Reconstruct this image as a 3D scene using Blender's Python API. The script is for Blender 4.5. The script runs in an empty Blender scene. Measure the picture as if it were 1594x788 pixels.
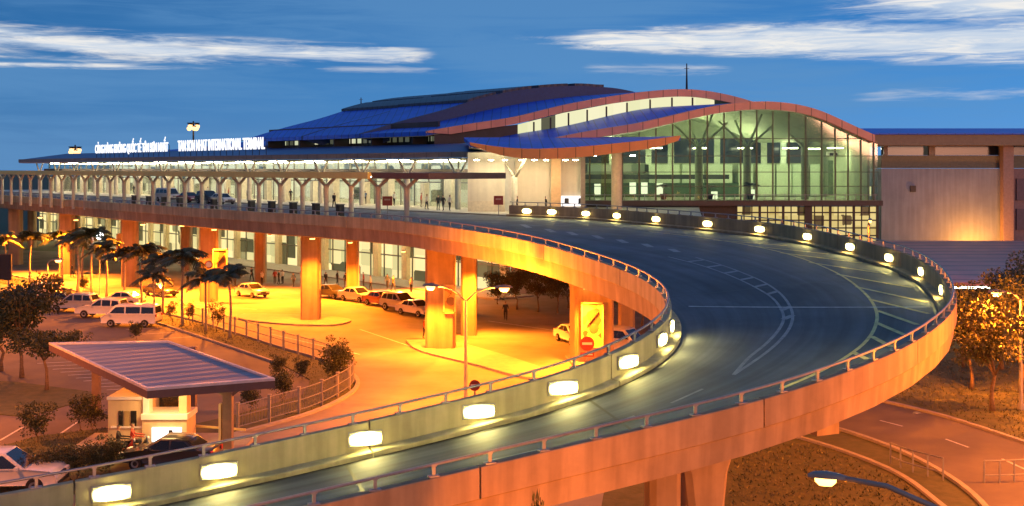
import bpy, bmesh, math, random
from mathutils import Vector, Matrix
from mathutils.bvhtree import BVHTree
R = math.radians
rnd = random.Random(7)
SC = bpy.context.scene
COL = SC.collection
# ---------------------------------------------------------------- camera geometry (photo 1594 x 788)
F, CX, HZ, H = 1800.0, 797.0, 262.0, 14.0
def at(px, py, Y): return Vector(((px-CX)*Y/F, Y, H-(py-HZ)*Y/F))
def gz(px, py, z=0.0):
    Y = (H-z)*F/(py-HZ); return Vector(((px-CX)*Y/F, Y, z))
def pxof(p): return (CX+F*p[0]/p[1], HZ-F*(p[2]-H)/p[1])
cam = bpy.data.cameras.new('camera'); co = bpy.data.objects.new('camera', cam); COL.objects.link(co)
co.location = (0, 0, H); co.rotation_euler = (R(90), 0, 0)
cam.sensor_width = 36; cam.lens = 36*F/1594; cam.shift_y = -(394-HZ)/1594; cam.clip_start = .5; cam.clip_end = 6000
SC.camera = co
# ---------------------------------------------------------------- materials
MATS = {}
def nodes(name):
    m = bpy.data.materials.new(name); m.use_nodes = True
    nt = m.node_tree; b = nt.nodes['Principled BSDF']; return m, nt, b
def mat(name, col, rough=.6, metal=0., var=.15, scale=3., bump=0., col2=None, detail=6., spec=.5, stain=0.):
    if name in MATS: return MATS[name]
    m, nt, b = nodes(name); L = nt.links
    tc = nt.nodes.new('ShaderNodeTexCoord')
    n = nt.nodes.new('ShaderNodeTexNoise'); n.inputs['Scale'].default_value = scale; n.inputs['Detail'].default_value = detail
    n.inputs['Roughness'].default_value = .65
    L.new(tc.outputs['Object'], n.inputs['Vector'])
    r = nt.nodes.new('ShaderNodeValToRGB')
    c2 = col2 or tuple(min(1, c*(1+var)) for c in col)
    r.color_ramp.elements[0].position = .3; r.color_ramp.elements[1].position = .7
    r.color_ramp.elements[0].color = tuple(c*(1-var) for c in col)+(1,) if not col2 else tuple(col)+(1,)
    r.color_ramp.elements[1].color = tuple(c2)+(1,)
    L.new(n.outputs['Fac'], r.inputs['Fac'])
    out = r.outputs['Color']
    if stain:
        mp = nt.nodes.new('ShaderNodeMapping'); mp.inputs['Scale'].default_value = (1.6, 1.6, .12)
        L.new(tc.outputs['Object'], mp.inputs['Vector'])
        n2 = nt.nodes.new('ShaderNodeTexNoise'); n2.inputs['Scale'].default_value = 1.3; n2.inputs['Detail'].default_value = 5
        L.new(mp.outputs['Vector'], n2.inputs['Vector'])
        r2 = nt.nodes.new('ShaderNodeValToRGB')
        r2.color_ramp.elements[0].position = .42; r2.color_ramp.elements[0].color = (1-stain,)*3+(1,)
        r2.color_ramp.elements[1].position = .62; r2.color_ramp.elements[1].color = (1, 1, 1, 1)
        L.new(n2.outputs['Fac'], r2.inputs['Fac'])
        mx = nt.nodes.new('ShaderNodeMix'); mx.data_type = 'RGBA'; mx.blend_type = 'MULTIPLY'; mx.inputs[0].default_value = 1
        L.new(out, mx.inputs[6]); L.new(r2.outputs['Color'], mx.inputs[7]); out = mx.outputs[2]
    L.new(out, b.inputs['Base Color'])
    b.inputs['Roughness'].default_value = rough; b.inputs['Metallic'].default_value = metal
    b.inputs['Specular IOR Level'].default_value = spec
    if bump:
        bp = nt.nodes.new('ShaderNodeBump'); bp.inputs['Strength'].default_value = bump; bp.inputs['Distance'].default_value = .05
        L.new(n.outputs['Fac'], bp.inputs['Height']); L.new(bp.outputs['Normal'], b.inputs['Normal'])
    MATS[name] = m; return m
def emit(name, col, s):
    if name in MATS: return MATS[name]
    m, nt, b = nodes(name)
    b.inputs['Base Color'].default_value = (.6, .6, .6, 1)
    b.inputs['Emission Color'].default_value = tuple(col)+(1,); b.inputs['Emission Strength'].default_value = s
    MATS[name] = m; return m
def lit_window(name, c1, c2, s, sx=1., sz=1., dark=.25, axis=(1, 0, 0)):
    """glowing cells"""
    m, nt, b = nodes(name); L = nt.links
    tc = nt.nodes.new('ShaderNodeTexCoord'); d = nt.nodes.new('ShaderNodeVectorMath'); d.operation = 'DOT_PRODUCT'; d.inputs[1].default_value = axis
    L.new(tc.outputs['Object'], d.inputs[0]); sx_ = nt.nodes.new('ShaderNodeSeparateXYZ'); L.new(tc.outputs['Object'], sx_.inputs[0])
    mp = nt.nodes.new('ShaderNodeCombineXYZ'); ma = nt.nodes.new('ShaderNodeMath'); ma.operation = 'MULTIPLY'; ma.inputs[1].default_value = sx; L.new(d.outputs['Value'], ma.inputs[0])
    mb_ = nt.nodes.new('ShaderNodeMath'); mb_.operation = 'MULTIPLY'; mb_.inputs[1].default_value = sz; L.new(sx_.outputs[2], mb_.inputs[0])
    L.new(ma.outputs[0], mp.inputs[0]); L.new(mb_.outputs[0], mp.inputs[1])
    v = nt.nodes.new('ShaderNodeTexVoronoi'); v.distance = 'CHEBYCHEV'; v.inputs['Scale'].default_value = 1; v.inputs['Randomness'].default_value = .28
    L.new(mp.outputs[0], v.inputs['Vector'])
    sp = nt.nodes.new('ShaderNodeSeparateColor'); L.new(v.outputs['Color'], sp.inputs[0])
    r = nt.nodes.new('ShaderNodeValToRGB'); e = r.color_ramp.elements
    e[0].position = dark; e[0].color = tuple(c*.12 for c in c2)+(1,); e[1].position = dark+.12; e[1].color = tuple(c2)+(1,)
    q = e.new(.85); q.color = tuple(c1)+(1,)
    L.new(sp.outputs[0], r.inputs['Fac'])
    b.inputs['Base Color'].default_value = (.03, .035, .03, 1); b.inputs['Roughness'].default_value = .15
    L.new(r.outputs['Color'], b.inputs['Emission Color']); b.inputs['Emission Strength'].default_value = s
    MATS[name] = m; return m
def glass(name, tint, refl=.12):
    m = bpy.data.materials.new(name); m.use_nodes = True; nt = m.node_tree; nt.nodes.clear(); L = nt.links
    o = nt.nodes.new('ShaderNodeOutputMaterial'); t = nt.nodes.new('ShaderNodeBsdfTransparent'); t.inputs[0].default_value = tuple(tint)+(1,)
    g = nt.nodes.new('ShaderNodeBsdfGlossy'); g.inputs['Roughness'].default_value = .04; g.inputs[0].default_value = (.9, .95, .95, 1)
    lw = nt.nodes.new('ShaderNodeLayerWeight'); lw.inputs[0].default_value = .25
    ma = nt.nodes.new('ShaderNodeMath'); ma.operation = 'MULTIPLY_ADD'; ma.inputs[1].default_value = .5; ma.inputs[2].default_value = refl
    L.new(lw.outputs['Fresnel'], ma.inputs[0])
    mx = nt.nodes.new('ShaderNodeMixShader'); L.new(ma.outputs[0], mx.inputs[0]); L.new(t.outputs[0], mx.inputs[1]); L.new(g.outputs[0], mx.inputs[2])
    L.new(mx.outputs[0], o.inputs[0]); MATS[name] = m; return m
def leafmat(name, c1, c2, trans=.25):
    m, nt, b = nodes(name); L = nt.links
    g = nt.nodes.new('ShaderNodeNewGeometry'); r = nt.nodes.new('ShaderNodeValToRGB')
    r.color_ramp.elements[0].color = tuple(c1)+(1,); r.color_ramp.elements[1].color = tuple(c2)+(1,)
    L.new(g.outputs['Random Per Island'], r.inputs['Fac']); L.new(r.outputs['Color'], b.inputs['Base Color'])
    b.inputs['Roughness'].default_value = .55
    MATS[name] = m; return m
def ribbed(name, col, col2, axis, period, rough=.45):
    """sheet-metal roof with standing seams"""
    m, nt, b = nodes(name); L = nt.links
    tc = nt.nodes.new('ShaderNodeTexCoord'); d = nt.nodes.new('ShaderNodeVectorMath'); d.operation = 'DOT_PRODUCT'
    d.inputs[1].default_value = axis; L.new(tc.outputs['Object'], d.inputs[0])
    f = nt.nodes.new('ShaderNodeMath'); f.operation = 'PINGPONG'; f.inputs[1].default_value = period; L.new(d.outputs['Value'], f.inputs[0])
    r = nt.nodes.new('ShaderNodeMapRange'); r.inputs[1].default_value = 0; r.inputs[2].default_value = period; L.new(f.outputs[0], r.inputs[0])
    cr = nt.nodes.new('ShaderNodeValToRGB'); cr.color_ramp.elements[0].position = .05; cr.color_ramp.elements[1].position = .16
    cr.color_ramp.elements[0].color = tuple(col2)+(1,); cr.color_ramp.elements[1].color = tuple(col)+(1,)
    L.new(r.outputs[0], cr.inputs['Fac'])
    n = nt.nodes.new('ShaderNodeTexNoise'); n.inputs['Scale'].default_value = .35; n.inputs['Detail'].default_value = 4; L.new(tc.outputs['Object'], n.inputs['Vector'])
    mx = nt.nodes.new('ShaderNodeMix'); mx.data_type = 'RGBA'; mx.blend_type = 'MULTIPLY'; mx.inputs[0].default_value = .5
    L.new(cr.outputs['Color'], mx.inputs[6]); L.new(n.outputs['Fac'], mx.inputs[7]); L.new(mx.outputs[2], b.inputs['Base Color'])
    b.inputs['Roughness'].default_value = rough
    bp = nt.nodes.new('ShaderNodeBump'); bp.inputs['Strength'].default_value = .4; bp.inputs['Distance'].default_value = .05
    L.new(r.outputs[0], bp.inputs['Height']); L.new(bp.outputs['Normal'], b.inputs['Normal'])
    MATS[name] = m; return m
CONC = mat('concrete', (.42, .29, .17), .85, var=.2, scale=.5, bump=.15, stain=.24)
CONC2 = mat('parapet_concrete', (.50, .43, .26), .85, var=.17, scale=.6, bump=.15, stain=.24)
ASPH = mat('asphalt', (.10, .11, .14), .74, var=.3, scale=.22, bump=.1, detail=12)
FORE = mat('forecourt_asphalt', (.21, .18, .15), .8, var=.38, scale=.16, bump=.1, detail=14)
LOT = mat('lot_asphalt', (.12, .10, .09), .85, var=.28, scale=.2, bump=.1, detail=12)
GRASS = mat('grass', (.045, .06, .02), .9, var=.45, scale=1.4, bump=.6, detail=12, col2=(.11, .10, .045))
KERB = mat('kerb_stone', (.33, .30, .26), .85, var=.15, scale=2., bump=.1)
PAINT = mat('road_paint', (.50, .50, .50), .6, var=.4, scale=2.5, detail=10)
FADED = mat('faded_road_paint', (.16, .17, .20), .6, scale=1.6, detail=12, col2=(.36, .37, .40))
YPAINT = mat('yellow_road_paint', (.72, .58, .22), .6, var=.3, scale=2.5, detail=10)
STEEL = mat('galvanised_steel', (.30, .30, .33), .5, .7, var=.1, scale=6)
GREY = mat('grey_paint', (.22, .22, .23), .5, .2, var=.1, scale=4)
DARK = mat('dark_metal', (.035, .035, .04), .5, .3, var=.1, scale=4)
WHITE = mat('white_paint', (.75, .74, .70), .5, var=.06, scale=3)
CREAM = mat('cream_plaster', (.68, .62, .48), .7, var=.06, scale=1.2, stain=.08)
BROWN = mat('brown_fascia', (.26, .15, .12), .45, var=.1, scale=2)
ORANGE = mat('terracotta_panel', (.50, .17, .075), .42, var=.08, scale=1.5)
BLUE = ribbed('blue_roof_sheet', (.025, .16, 1.0), (.012, .08, .5), (1, 0, 0), .6)
BLUED = ribbed('dark_blue_roof_sheet', (.06, .13, .38), (.02, .04, .09), (.64, -.77, 0), .8)
SOFF = mat('pale_soffit', (.62, .56, .40), .6, var=.06, scale=1)
GREENW = mat('pale_green_wall', (.42, .52, .36), .6, var=.08, scale=.7)
PURW = mat('grey_render_wall', (.29, .36, .48), .75, var=.1, scale=.5, stain=.15)
TYRE = mat('tyre_rubber', (.02, .02, .02), .8)
CGLASS = mat('car_glass', (.02, .022, .025), .08, spec=.8)
CHROME = mat('chrome', (.6, .6, .6), .2, .9)
BARK = mat('bark', (.16, .11, .07), .9, var=.4, scale=8, bump=.5)
PALMB = mat('palm_bark', (.30, .25, .19), .9, var=.3, scale=10, bump=.4)
LEAF = leafmat('tree_leaves', (.02, .035, .01), (.085, .09, .03))
LEAF2 = leafmat('shrub_leaves', (.03, .05, .015), (.12, .11, .04))
PFROND = leafmat('palm_fronds', (.022, .035, .014), (.06, .075, .028))
RED = mat('red_paint', (.26, .03, .025), .5)
GLASSG = glass('green_glass', (.74, .80, .66), .07)
GLASSC = glass('clear_glass', (.9, .93, .88), .06)
WALLLAMP = emit('wall_lamp_lens', (1, .82, .24), 60)
SODIUM = emit('sodium_lens', (1, .46, .10), 7)
COOL = emit('cool_lens', (.95, .97, 1), 14)
WARMCEIL = emit('warm_ceiling_light', (1, .86, .55), 26)
LETTER = emit('lit_letters', (.95, .97, 1), 1.25)
def lens_material(m):
    """the tube behind the lens is brightest in the middle"""
    nt = m.node_tree; L = nt.links; b = nt.nodes['Principled BSDF']; tc = nt.nodes.new('ShaderNodeTexCoord'); mp = nt.nodes.new('ShaderNodeMapping'); mp.inputs['Scale'].default_value = (1.75, 0, 4.4)
    L.new(tc.outputs['Object'], mp.inputs[0]); ln = nt.nodes.new('ShaderNodeVectorMath'); ln.operation = 'LENGTH'; L.new(mp.outputs[0], ln.inputs[0])
    mr = nt.nodes.new('ShaderNodeMapRange'); mr.interpolation_type = 'SMOOTHSTEP'; mr.inputs[1].default_value = .35; mr.inputs[2].default_value = 1.15; mr.inputs[3].default_value = 125; mr.inputs[4].default_value = 1.3; L.new(ln.outputs['Value'], mr.inputs[0]); L.new(mr.outputs[0], b.inputs['Emission Strength'])
lens_material(WALLLAMP)
def wear(m, su=.02, dark=.72):
    """asphalt of the deck: wheel tracks, patches and oil along the lanes (uv: metres along, 0..1 across)"""
    nt = m.node_tree; L = nt.links; b = nt.nodes['Principled BSDF']; src = b.inputs['Base Color'].links[0].from_socket
    uv = nt.nodes.new('ShaderNodeUVMap'); sp = nt.nodes.new('ShaderNodeSeparateXYZ'); L.new(uv.outputs[0], sp.inputs[0])
    def noise(su, sv, det, lo, hi, a, b_):
        mp = nt.nodes.new('ShaderNodeMapping'); mp.inputs['Scale'].default_value = (su, sv, 1); L.new(uv.outputs[0], mp.inputs[0])
        n = nt.nodes.new('ShaderNodeTexNoise'); n.inputs['Scale'].default_value = 1; n.inputs['Detail'].default_value = det; n.inputs['Roughness'].default_value = .6; L.new(mp.outputs[0], n.inputs['Vector'])
        r = nt.nodes.new('ShaderNodeMapRange'); r.inputs[1].default_value = lo; r.inputs[2].default_value = hi; r.inputs[3].default_value = a; r.inputs[4].default_value = b_; L.new(n.outputs['Fac'], r.inputs[0]); return r.outputs[0]
    f = noise(.03, 14, 6, .36, .66, .68, 1.25); g = noise(.25, 3.5, 10, .3, .7, .82, 1.15); p = noise(.06, 2.2, 2, .60, .62, 1., .78)
    out = src
    for q in (f, g, p):
        v = nt.nodes.new('ShaderNodeVectorMath'); v.operation = 'SCALE'; L.new(out, v.inputs[0]); L.new(q, v.inputs['Scale']); out = v.outputs[0]
    L.new(out, b.inputs['Base Color'])
wear(ASPH)
# ---------------------------------------------------------------- mesh builder
class MB:
    def __init__(s): s.v = []; s.f = []; s.mi = []; s.cur = 0
    def add(s, vs, fs):
        o = len(s.v); s.v += [Vector(v) for v in vs]
        for f in fs: s.f.append([i+o for i in f]); s.mi.append(s.cur)
    def box(s, c, d, rz=0., tilt=None):
        m = Matrix.Rotation(rz, 3, 'Z')
        if tilt is not None: m = m @ tilt
        c = Vector(c); vs = [c + m @ Vector((x*d[0]/2, y*d[1]/2, z*d[2]/2)) for x in (-1, 1) for y in (-1, 1) for z in (-1, 1)]
        s.add(vs, [(0, 1, 3, 2), (4, 6, 7, 5), (0, 4, 5, 1), (2, 3, 7, 6), (0, 2, 6, 4), (1, 5, 7, 3)]); return s
    def bar(s, p, q, w, h=None):
        p = Vector(p); q = Vector(q); h = h or w; d = (q-p).normalized()
        a = d.cross(Vector((0, 0, 1)))
        a = Vector((1, 0, 0)) if a.length < 1e-3 else a.normalized()
        b = a.cross(d)
        vs = [e + a*x*w/2 + b*y*h/2 for e in (p, q) for x, y in ((-1, -1), (1, -1), (1, 1), (-1, 1))]
        s.add(vs, [(3, 2, 1, 0), (4, 5, 6, 7)]+[(i, (i+1) % 4, 4+(i+1) % 4, 4+i) for i in range(4)]); return s
    def tube(s, pts, r, n=8, cap=True):
        pts = [Vector(p) for p in pts]; rs = r if isinstance(r, (list, tuple)) else [r]*len(pts)
        o = len(s.v); ref = None
        for i, p in enumerate(pts):
            d = (pts[min(i+1, len(pts)-1)]-pts[max(i-1, 0)]).normalized()
            if ref is None: ref = Vector((0, 0, 1)) if abs(d.z) < .9 else Vector((1, 0, 0))
            a = d.cross(ref).normalized(); b = a.cross(d)
            for k in range(n):
                t = 2*math.pi*k/n; s.v.append(p + a*math.cos(t)*rs[i] + b*math.sin(t)*rs[i])
        for i in range(len(pts)-1):
            for k in range(n):
                s.f.append([o+i*n+k, o+i*n+(k+1) % n, o+(i+1)*n+(k+1) % n, o+(i+1)*n+k]); s.mi.append(s.cur)
        if cap:
            s.f.append([o+k for k in range(n)][::-1]); s.mi.append(s.cur)
            e = o+(len(pts)-1)*n; s.f.append([e+k for k in range(n)]); s.mi.append(s.cur)
        return s
    def prism(s, poly, z0, z1):
        n = len(poly); vs = [(p[0], p[1], z0) for p in poly]+[(p[0], p[1], z1) for p in poly]
        s.add(vs, [tuple(range(n))[::-1], tuple(range(n, 2*n))]+[(i, (i+1) % n, n+(i+1) % n, n+i) for i in range(n)]); return s
    def sheet(s, poly): s.add(poly, [tuple(range(len(poly)))]); return s
    def loft(s, rings, close=True, caps=True):
        n = len(rings[0]); o = len(s.v)
        for r in rings: s.v += [Vector(p) for p in r]
        for i in range(len(rings)-1):
            for k in range(n if close else n-1):
                s.f.append([o+i*n+k, o+i*n+(k+1) % n, o+(i+1)*n+(k+1) % n, o+(i+1)*n+k]); s.mi.append(s.cur)
        if caps and close:
            s.f.append([o+k for k in range(n)][::-1]); s.mi.append(s.cur)
            e = o+(len(rings)-1)*n; s.f.append([e+k for k in range(n)]); s.mi.append(s.cur)
        return s
    def lathe(s, prof, c=(0, 0, 0), n=12, axis='z'):
        rings = []
        for r, z in prof:
            ring = []
            for k in range(n):
                t = 2*math.pi*k/n; x, y = r*math.cos(t), r*math.sin(t)
                p = (x, y, z) if axis == 'z' else ((x, z, y) if axis == 'y' else (z, x, y))
                ring.append(Vector(c)+Vector(p))
            rings.append(ring)
        return s.loft(rings)
    def mesh(s, name, mats, smooth=False, fixn=True, origin=(0, 0, 0)):
        me = bpy.data.meshes.new(name); o = Vector(origin)
        me.from_pydata([tuple(v-o) for v in s.v], [], s.f)
        for m in (mats if isinstance(mats, (list, tuple)) else [mats]): me.materials.append(m)
        me.polygons.foreach_set('material_index', s.mi)
        if fixn:
            bm = bmesh.new(); bm.from_mesh(me); bmesh.ops.recalc_face_normals(bm, faces=bm.faces[:]); bm.to_mesh(me); bm.free()
        if smooth:
            me.polygons.foreach_set('use_smooth', [True]*len(me.polygons))
        me.update(); return me
    def build(s, name, mats, parent=None, smooth=False, fixn=True):
        """verts are in world coordinates for a top-level object, in the parent's own frame when it is not at the origin (loc set later)"""
        o = bpy.data.objects.new(name, s.mesh(name, mats, smooth, fixn)); COL.objects.link(o)
        if parent is not None: o.parent = parent
        return o
    def wbuild(s, name, mats, parent, smooth=False, fixn=True):
        """world-coordinate verts under an un-rotated parent"""
        w = Vector((0, 0, 0)); p = parent
        while p is not None: w += Vector(p.location); p = p.parent
        o = bpy.data.objects.new(name, s.mesh(name, mats, smooth, fixn, w)); COL.objects.link(o); o.parent = parent
        return o
def smooth_by_angle(o, ang=35):
    me = o.data; me.polygons.foreach_set('use_smooth', [True]*len(me.polygons))
    bm = bmesh.new(); bm.from_mesh(me)
    for e in bm.edges:
        if len(e.link_faces) == 2 and e.calc_face_angle(0) > R(ang): e.smooth = False
    bm.to_mesh(me); bm.free()
def bevel(o, w, seg=2):
    me = o.data; bm = bmesh.new(); bm.from_mesh(me)
    es = [e for e in bm.edges if len(e.link_faces) == 2 and e.calc_face_angle(0) > R(25)]
    bmesh.ops.bevel(bm, geom=es, offset=w, segments=seg, affect='EDGES', profile=.5, clamp_overlap=True)
    bm.to_mesh(me); bm.free(); return o
def tag(o, label, cat, group=None, kind=None):
    o['label'] = label; o['category'] = cat
    if group: o['group'] = group
    if kind: o['kind'] = kind
    return o
def thing(name, label, cat, loc=(0, 0, 0), rz=0., group=None):
    o = bpy.data.objects.new(name, None); COL.objects.link(o); o.location = loc; o.rotation_euler = (0, 0, rz); o.empty_display_size = .2
    return tag(o, label, cat, group)
def struct(name, mb, m, fixn=True):
    o = mb.build(name, m, None, fixn=fixn); o['kind'] = 'structure'; return o
CHILD = {}
def dup(root, loc=None, rz=None, label=None, group=None, scale=None, mats=None):
    kids = {}
    def rec(o, parent):
        c = o.copy(); COL.objects.link(c)
        if parent is not None: c.parent = parent; c.matrix_parent_inverse = o.matrix_parent_inverse.copy()
        for ch in list(o.children): rec(ch, c)
        return c
    r = rec(root, None)
    if loc is not None: r.location = loc
    if rz is not None: r.rotation_euler = (0, 0, rz)
    if label: r['label'] = label
    if group: r['group'] = group
    if scale is not None: r.scale = (scale,)*3 if not isinstance(scale, tuple) else scale
    if mats:
        for ch in r.children:
            if ch.name.split('.')[0] in mats:
                ch.data = ch.data.copy(); ch.data.materials[0] = mats[ch.name.split('.')[0]]
    return r
def lamp(kind, loc, col, power, parent=None, size=.3, rot=None, spot=None, blend=.6):
    d = bpy.data.lights.new('lamp_light', kind); d.color = col; d.energy = power
    if kind == 'AREA': d.shape = 'DISK'; d.size = size
    else: d.shadow_soft_size = size
    if kind == 'SPOT': d.spot_size = spot; d.spot_blend = blend
    o = bpy.data.objects.new('lamp_light', d); COL.objects.link(o); o.location = loc
    if rot is not None: o.rotation_euler = rot
    if parent is not None:
        o.parent = parent
    return o
NA = (1.0, .215, .010)     # sodium light
ORD = ['first', 'second', 'third', 'fourth', 'fifth', 'sixth', 'seventh', 'eighth', 'ninth', 'tenth', 'eleventh', 'twelfth', 'thirteenth', 'fourteenth', 'fifteenth', 'sixteenth',
       'seventeenth', 'eighteenth', 'nineteenth', 'twentieth']
# ---------------------------------------------------------------- curves
def crom(P, step=.8):
    P = [Vector(p) for p in P]; out = []
    for i in range(len(P)-1):
        p0, p1, p2, p3 = P[max(i-1, 0)], P[i], P[i+1], P[min(i+2, len(P)-1)]
        n = max(2, int((p2-p1).length/step))
        d1 = max((p1-p0).length, 1e-4)**.5; d2 = (p2-p1).length**.5; d3 = max((p3-p2).length, 1e-4)**.5
        if i == 0: m1 = p2-p1
        else: m1 = ((p1-p0)/d1/d1*0 + (p1-p0)/d1 - (p2-p0)/(d1+d2) + (p2-p1)/d2)*d2
        if i == len(P)-2: m2 = p2-p1
        else: m2 = ((p2-p1)/d2 - (p3-p1)/(d2+d3) + (p3-p2)/d3)*d2
        for k in range(n):
            t = k/n; t2 = t*t; t3 = t2*t
            out.append(p1*(2*t3-3*t2+1)+m1*(t3-2*t2+t)+p2*(-2*t3+3*t2)+m2*(t3-t2))
    out.append(P[-1]); return out
class Curve:
    def __init__(s, pts, step=.8, sm=0):
        q = crom(pts, .4)
        s.p = q; s._len()
        n = int(s.L/step); q = [s.at(s.L*i/n) for i in range(n+1)]
        for _ in range(sm):
            q = [q[0]]+[(q[i-1]+q[i]*2+q[i+1])/4 for i in range(1, len(q)-1)]+[q[-1]]
        s.p = q; s._len()
    def _len(s):
        s.s = [0.]
        for i in range(1, len(s.p)): s.s.append(s.s[-1]+(s.p[i]-s.p[i-1]).length)
        s.L = s.s[-1]
    def at(s, d):
        d = max(0, min(s.L, d)); lo, hi = 0, len(s.s)-1
        while hi-lo > 1:
            m = (lo+hi)//2
            if s.s[m] <= d: lo = m
            else: hi = m
        t = (d-s.s[lo])/max(1e-6, s.s[hi]-s.s[lo]); return s.p[lo].lerp(s.p[hi], t)
    def tan(s, d):
        t = s.at(d+.6)-s.at(d-.6); t.z = 0; return t.normalized()
    def near(s, q):   # arc length of the point nearest to q in plan
        b = min(range(len(s.p)), key=lambda i: (s.p[i].x-q[0])**2+(s.p[i].y-q[1])**2); return s.s[b]
    def nearpx(s, px, lo=0., hi=1e9):
        b = min((i for i in range(len(s.p)) if lo <= s.s[i] <= hi), key=lambda i: abs(pxof(s.p[i])[0]-px)); return s.s[b]
    def sub(s, a, b, step=.8):
        n = max(1, int(round((b-a)/step))); return [a+(b-a)*i/n for i in range(n+1)]
def dp(px, py, drop):
    Y = drop*F/(py-HZ); return Vector(((px-CX)*Y/F, Y, H-drop))
# ================================================================ sky
def build_world():
    w = bpy.data.worlds.new('World'); SC.world = w; w.use_nodes = True
    nt = w.node_tree; L = nt.links; bg = nt.nodes['Background']
    N = nt.nodes.new
    def math_(op, a, b=None, c=None):
        n = N('ShaderNodeMath'); n.operation = op
        for i, x in enumerate((a, b, c)):
            if x is None: continue
            if isinstance(x, (int, float)): n.inputs[i].default_value = x
            else: L.new(x, n.inputs[i])
        return n.outputs[0]
    sky = N('ShaderNodeTexSky'); sky.sky_type = 'NISHITA'; sky.sun_disc = False
    sky.sun_elevation = R(SUN_EL); sky.sun_rotation = R(SUN_ROT); sky.altitude = 0; sky.air_density = 1.6; sky.dust_density = .6; sky.ozone_density = 5
    hs0 = N('ShaderNodeHueSaturation'); hs0.inputs['Saturation'].default_value = SKY_SAT; L.new(sky.outputs[0], hs0.inputs['Color'])
    tc0 = N('ShaderNodeTexCoord'); sp0 = N('ShaderNodeSeparateXYZ'); L.new(tc0.outputs['Generated'], sp0.inputs[0])
    rp = N('ShaderNodeValToRGB'); rp.color_ramp.interpolation = 'B_SPLINE'; e_ = rp.color_ramp.elements
    e_[0].position = 0; e_[0].color = (.12, .29, .60, 1); e_[1].position = 1; e_[1].color = (.05, .13, .32, 1)
    for p_, c_ in ((.04, (.085, .29, .64, 1)), (.09, (.045, .235, .60, 1)), (.16, (.025, .16, .46, 1)), (.4, (.05, .15, .38, 1))): q_ = e_.new(p_); q_.color = c_
    L.new(sp0.outputs[2], rp.inputs['Fac'])
    # the sky is a little brighter to the east (+X) of the view
    br = math_('MULTIPLY_ADD', sp0.outputs[0], .45, .93); sc_ = N('ShaderNodeVectorMath'); sc_.operation = 'SCALE'; L.new(rp.outputs[0], sc_.inputs[0]); dk = N('ShaderNodeMapRange'); dk.inputs[1].default_value = -.7; dk.inputs[2].default_value = .35; dk.inputs[3].default_value = .22; dk.inputs[4].default_value = 1.; L.new(sp0.outputs[1], dk.inputs[0])   # the night side of the sky lies behind the view
    L.new(math_('MULTIPLY', math_('MULTIPLY', br, 10.), dk.outputs[0]), sc_.inputs['Scale'])
    hs = N('ShaderNodeMix'); hs.data_type = 'RGBA'; hs.inputs[0].default_value = .975; L.new(hs0.outputs[0], hs.inputs[6]); L.new(sc_.outputs[0], hs.inputs[7])
    tc = N('ShaderNodeTexCoord'); sp = N('ShaderNodeSeparateXYZ'); L.new(tc.outputs['Generated'], sp.inputs[0])
    az = math_('ARCTAN2', sp.outputs[0], sp.outputs[1]); el = math_('ARCSINE', sp.outputs[2])
    cb = N('ShaderNodeCombineXYZ'); L.new(az, cb.inputs[0]); L.new(el, cb.inputs[1])
    def noise(sx, sy, det, rough, off, dist=0.):
        mp = N('ShaderNodeMapping'); mp.inputs['Scale'].default_value = (sx, sy, 1); mp.inputs['Location'].default_value = (off, off*.7, off)
        L.new(cb.outputs[0], mp.inputs[0])
        n = N('ShaderNodeTexNoise'); n.inputs['Scale'].default_value = 1; n.inputs['Detail'].default_value = det; n.inputs['Roughness'].default_value = rough
        n.inputs['Distortion'].default_value = dist
        L.new(mp.outputs[0], n.inputs['Vector']); return n.outputs['Fac']
    def sm(x, a, b):
        n = N('ShaderNodeMapRange'); n.interpolation_type = 'SMOOTHSTEP'; n.inputs[1].default_value = a; n.inputs[2].default_value = b; L.new(x, n.inputs[0]); return n.outputs[0]
    n1 = noise(6, 75, 10, .66, 3.1, .9); n2 = noise(16, 170, 9, .64, 8.3, .8); nb = noise(2.5, 14, 5, .5, 1.7)
    nn = math_('MULTIPLY_ADD', n2, .45, math_('MULTIPLY', n1, .75))      # about .6
    def band(cen, half, a0, a1, a2, a3, soft=1.):
        """cloud bank at elevation cen (node or number), half thickness, between azimuths"""
        d = math_('ABSOLUTE', math_('SUBTRACT', el, cen)); g = math_('SUBTRACT', 1., math_('DIVIDE', d, half))
        m = math_('MULTIPLY', sm(az, a0, a1), math_('SUBTRACT', 1., sm(az, a2, a3)))
        g = math_('MULTIPLY', math_('MAXIMUM', g, 0.), m)
        return sm(math_('ADD', math_('MULTIPLY', g, .62*soft), math_('MULTIPLY', math_('SUBTRACT', nn, .6), math_('MINIMUM', math_('MULTIPLY', g, 6.), 1.7))), .06, .66)
    # left bank: sinks and thins to the right
    cl = math_('MULTIPLY_ADD', az, -.012, .0955); hl = math_('MULTIPLY_ADD', az, -.026, .0085)
    b1 = band(cl, hl, -.75, -.5, -.10, -.055)
    b1b = band(math_('MULTIPLY_ADD', az, .01, .0865), .0036, -.8, -.5, -.33, -.22, .7)
    # right bank: thickens to the right
    cr = math_('MULTIPLY_ADD', az, -.022, .1125); hr = math_('MULTIPLY_ADD', az, .046, .0085)
    b2 = band(cr, hr, -.03, .1, .8, 1.1, 1.3)
    b2b = band(.132, .026, .22, .40, .9, 1.2, 1.4)
    b3 = band(.085, .005, -.18, -.14, -.08, -.05, .9); b4 = band(.085, .008, .05, .09, .16, .2, .6); b5 = band(.060, .007, .27, .32, .6, .8, .7)
    cl_all = b1
    for x in (b1b, b2, b2b): cl_all = math_('MAXIMUM', cl_all, x)
    thin = b3
    for x in (b4, b5): thin = math_('MAXIMUM', thin, x)
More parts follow.
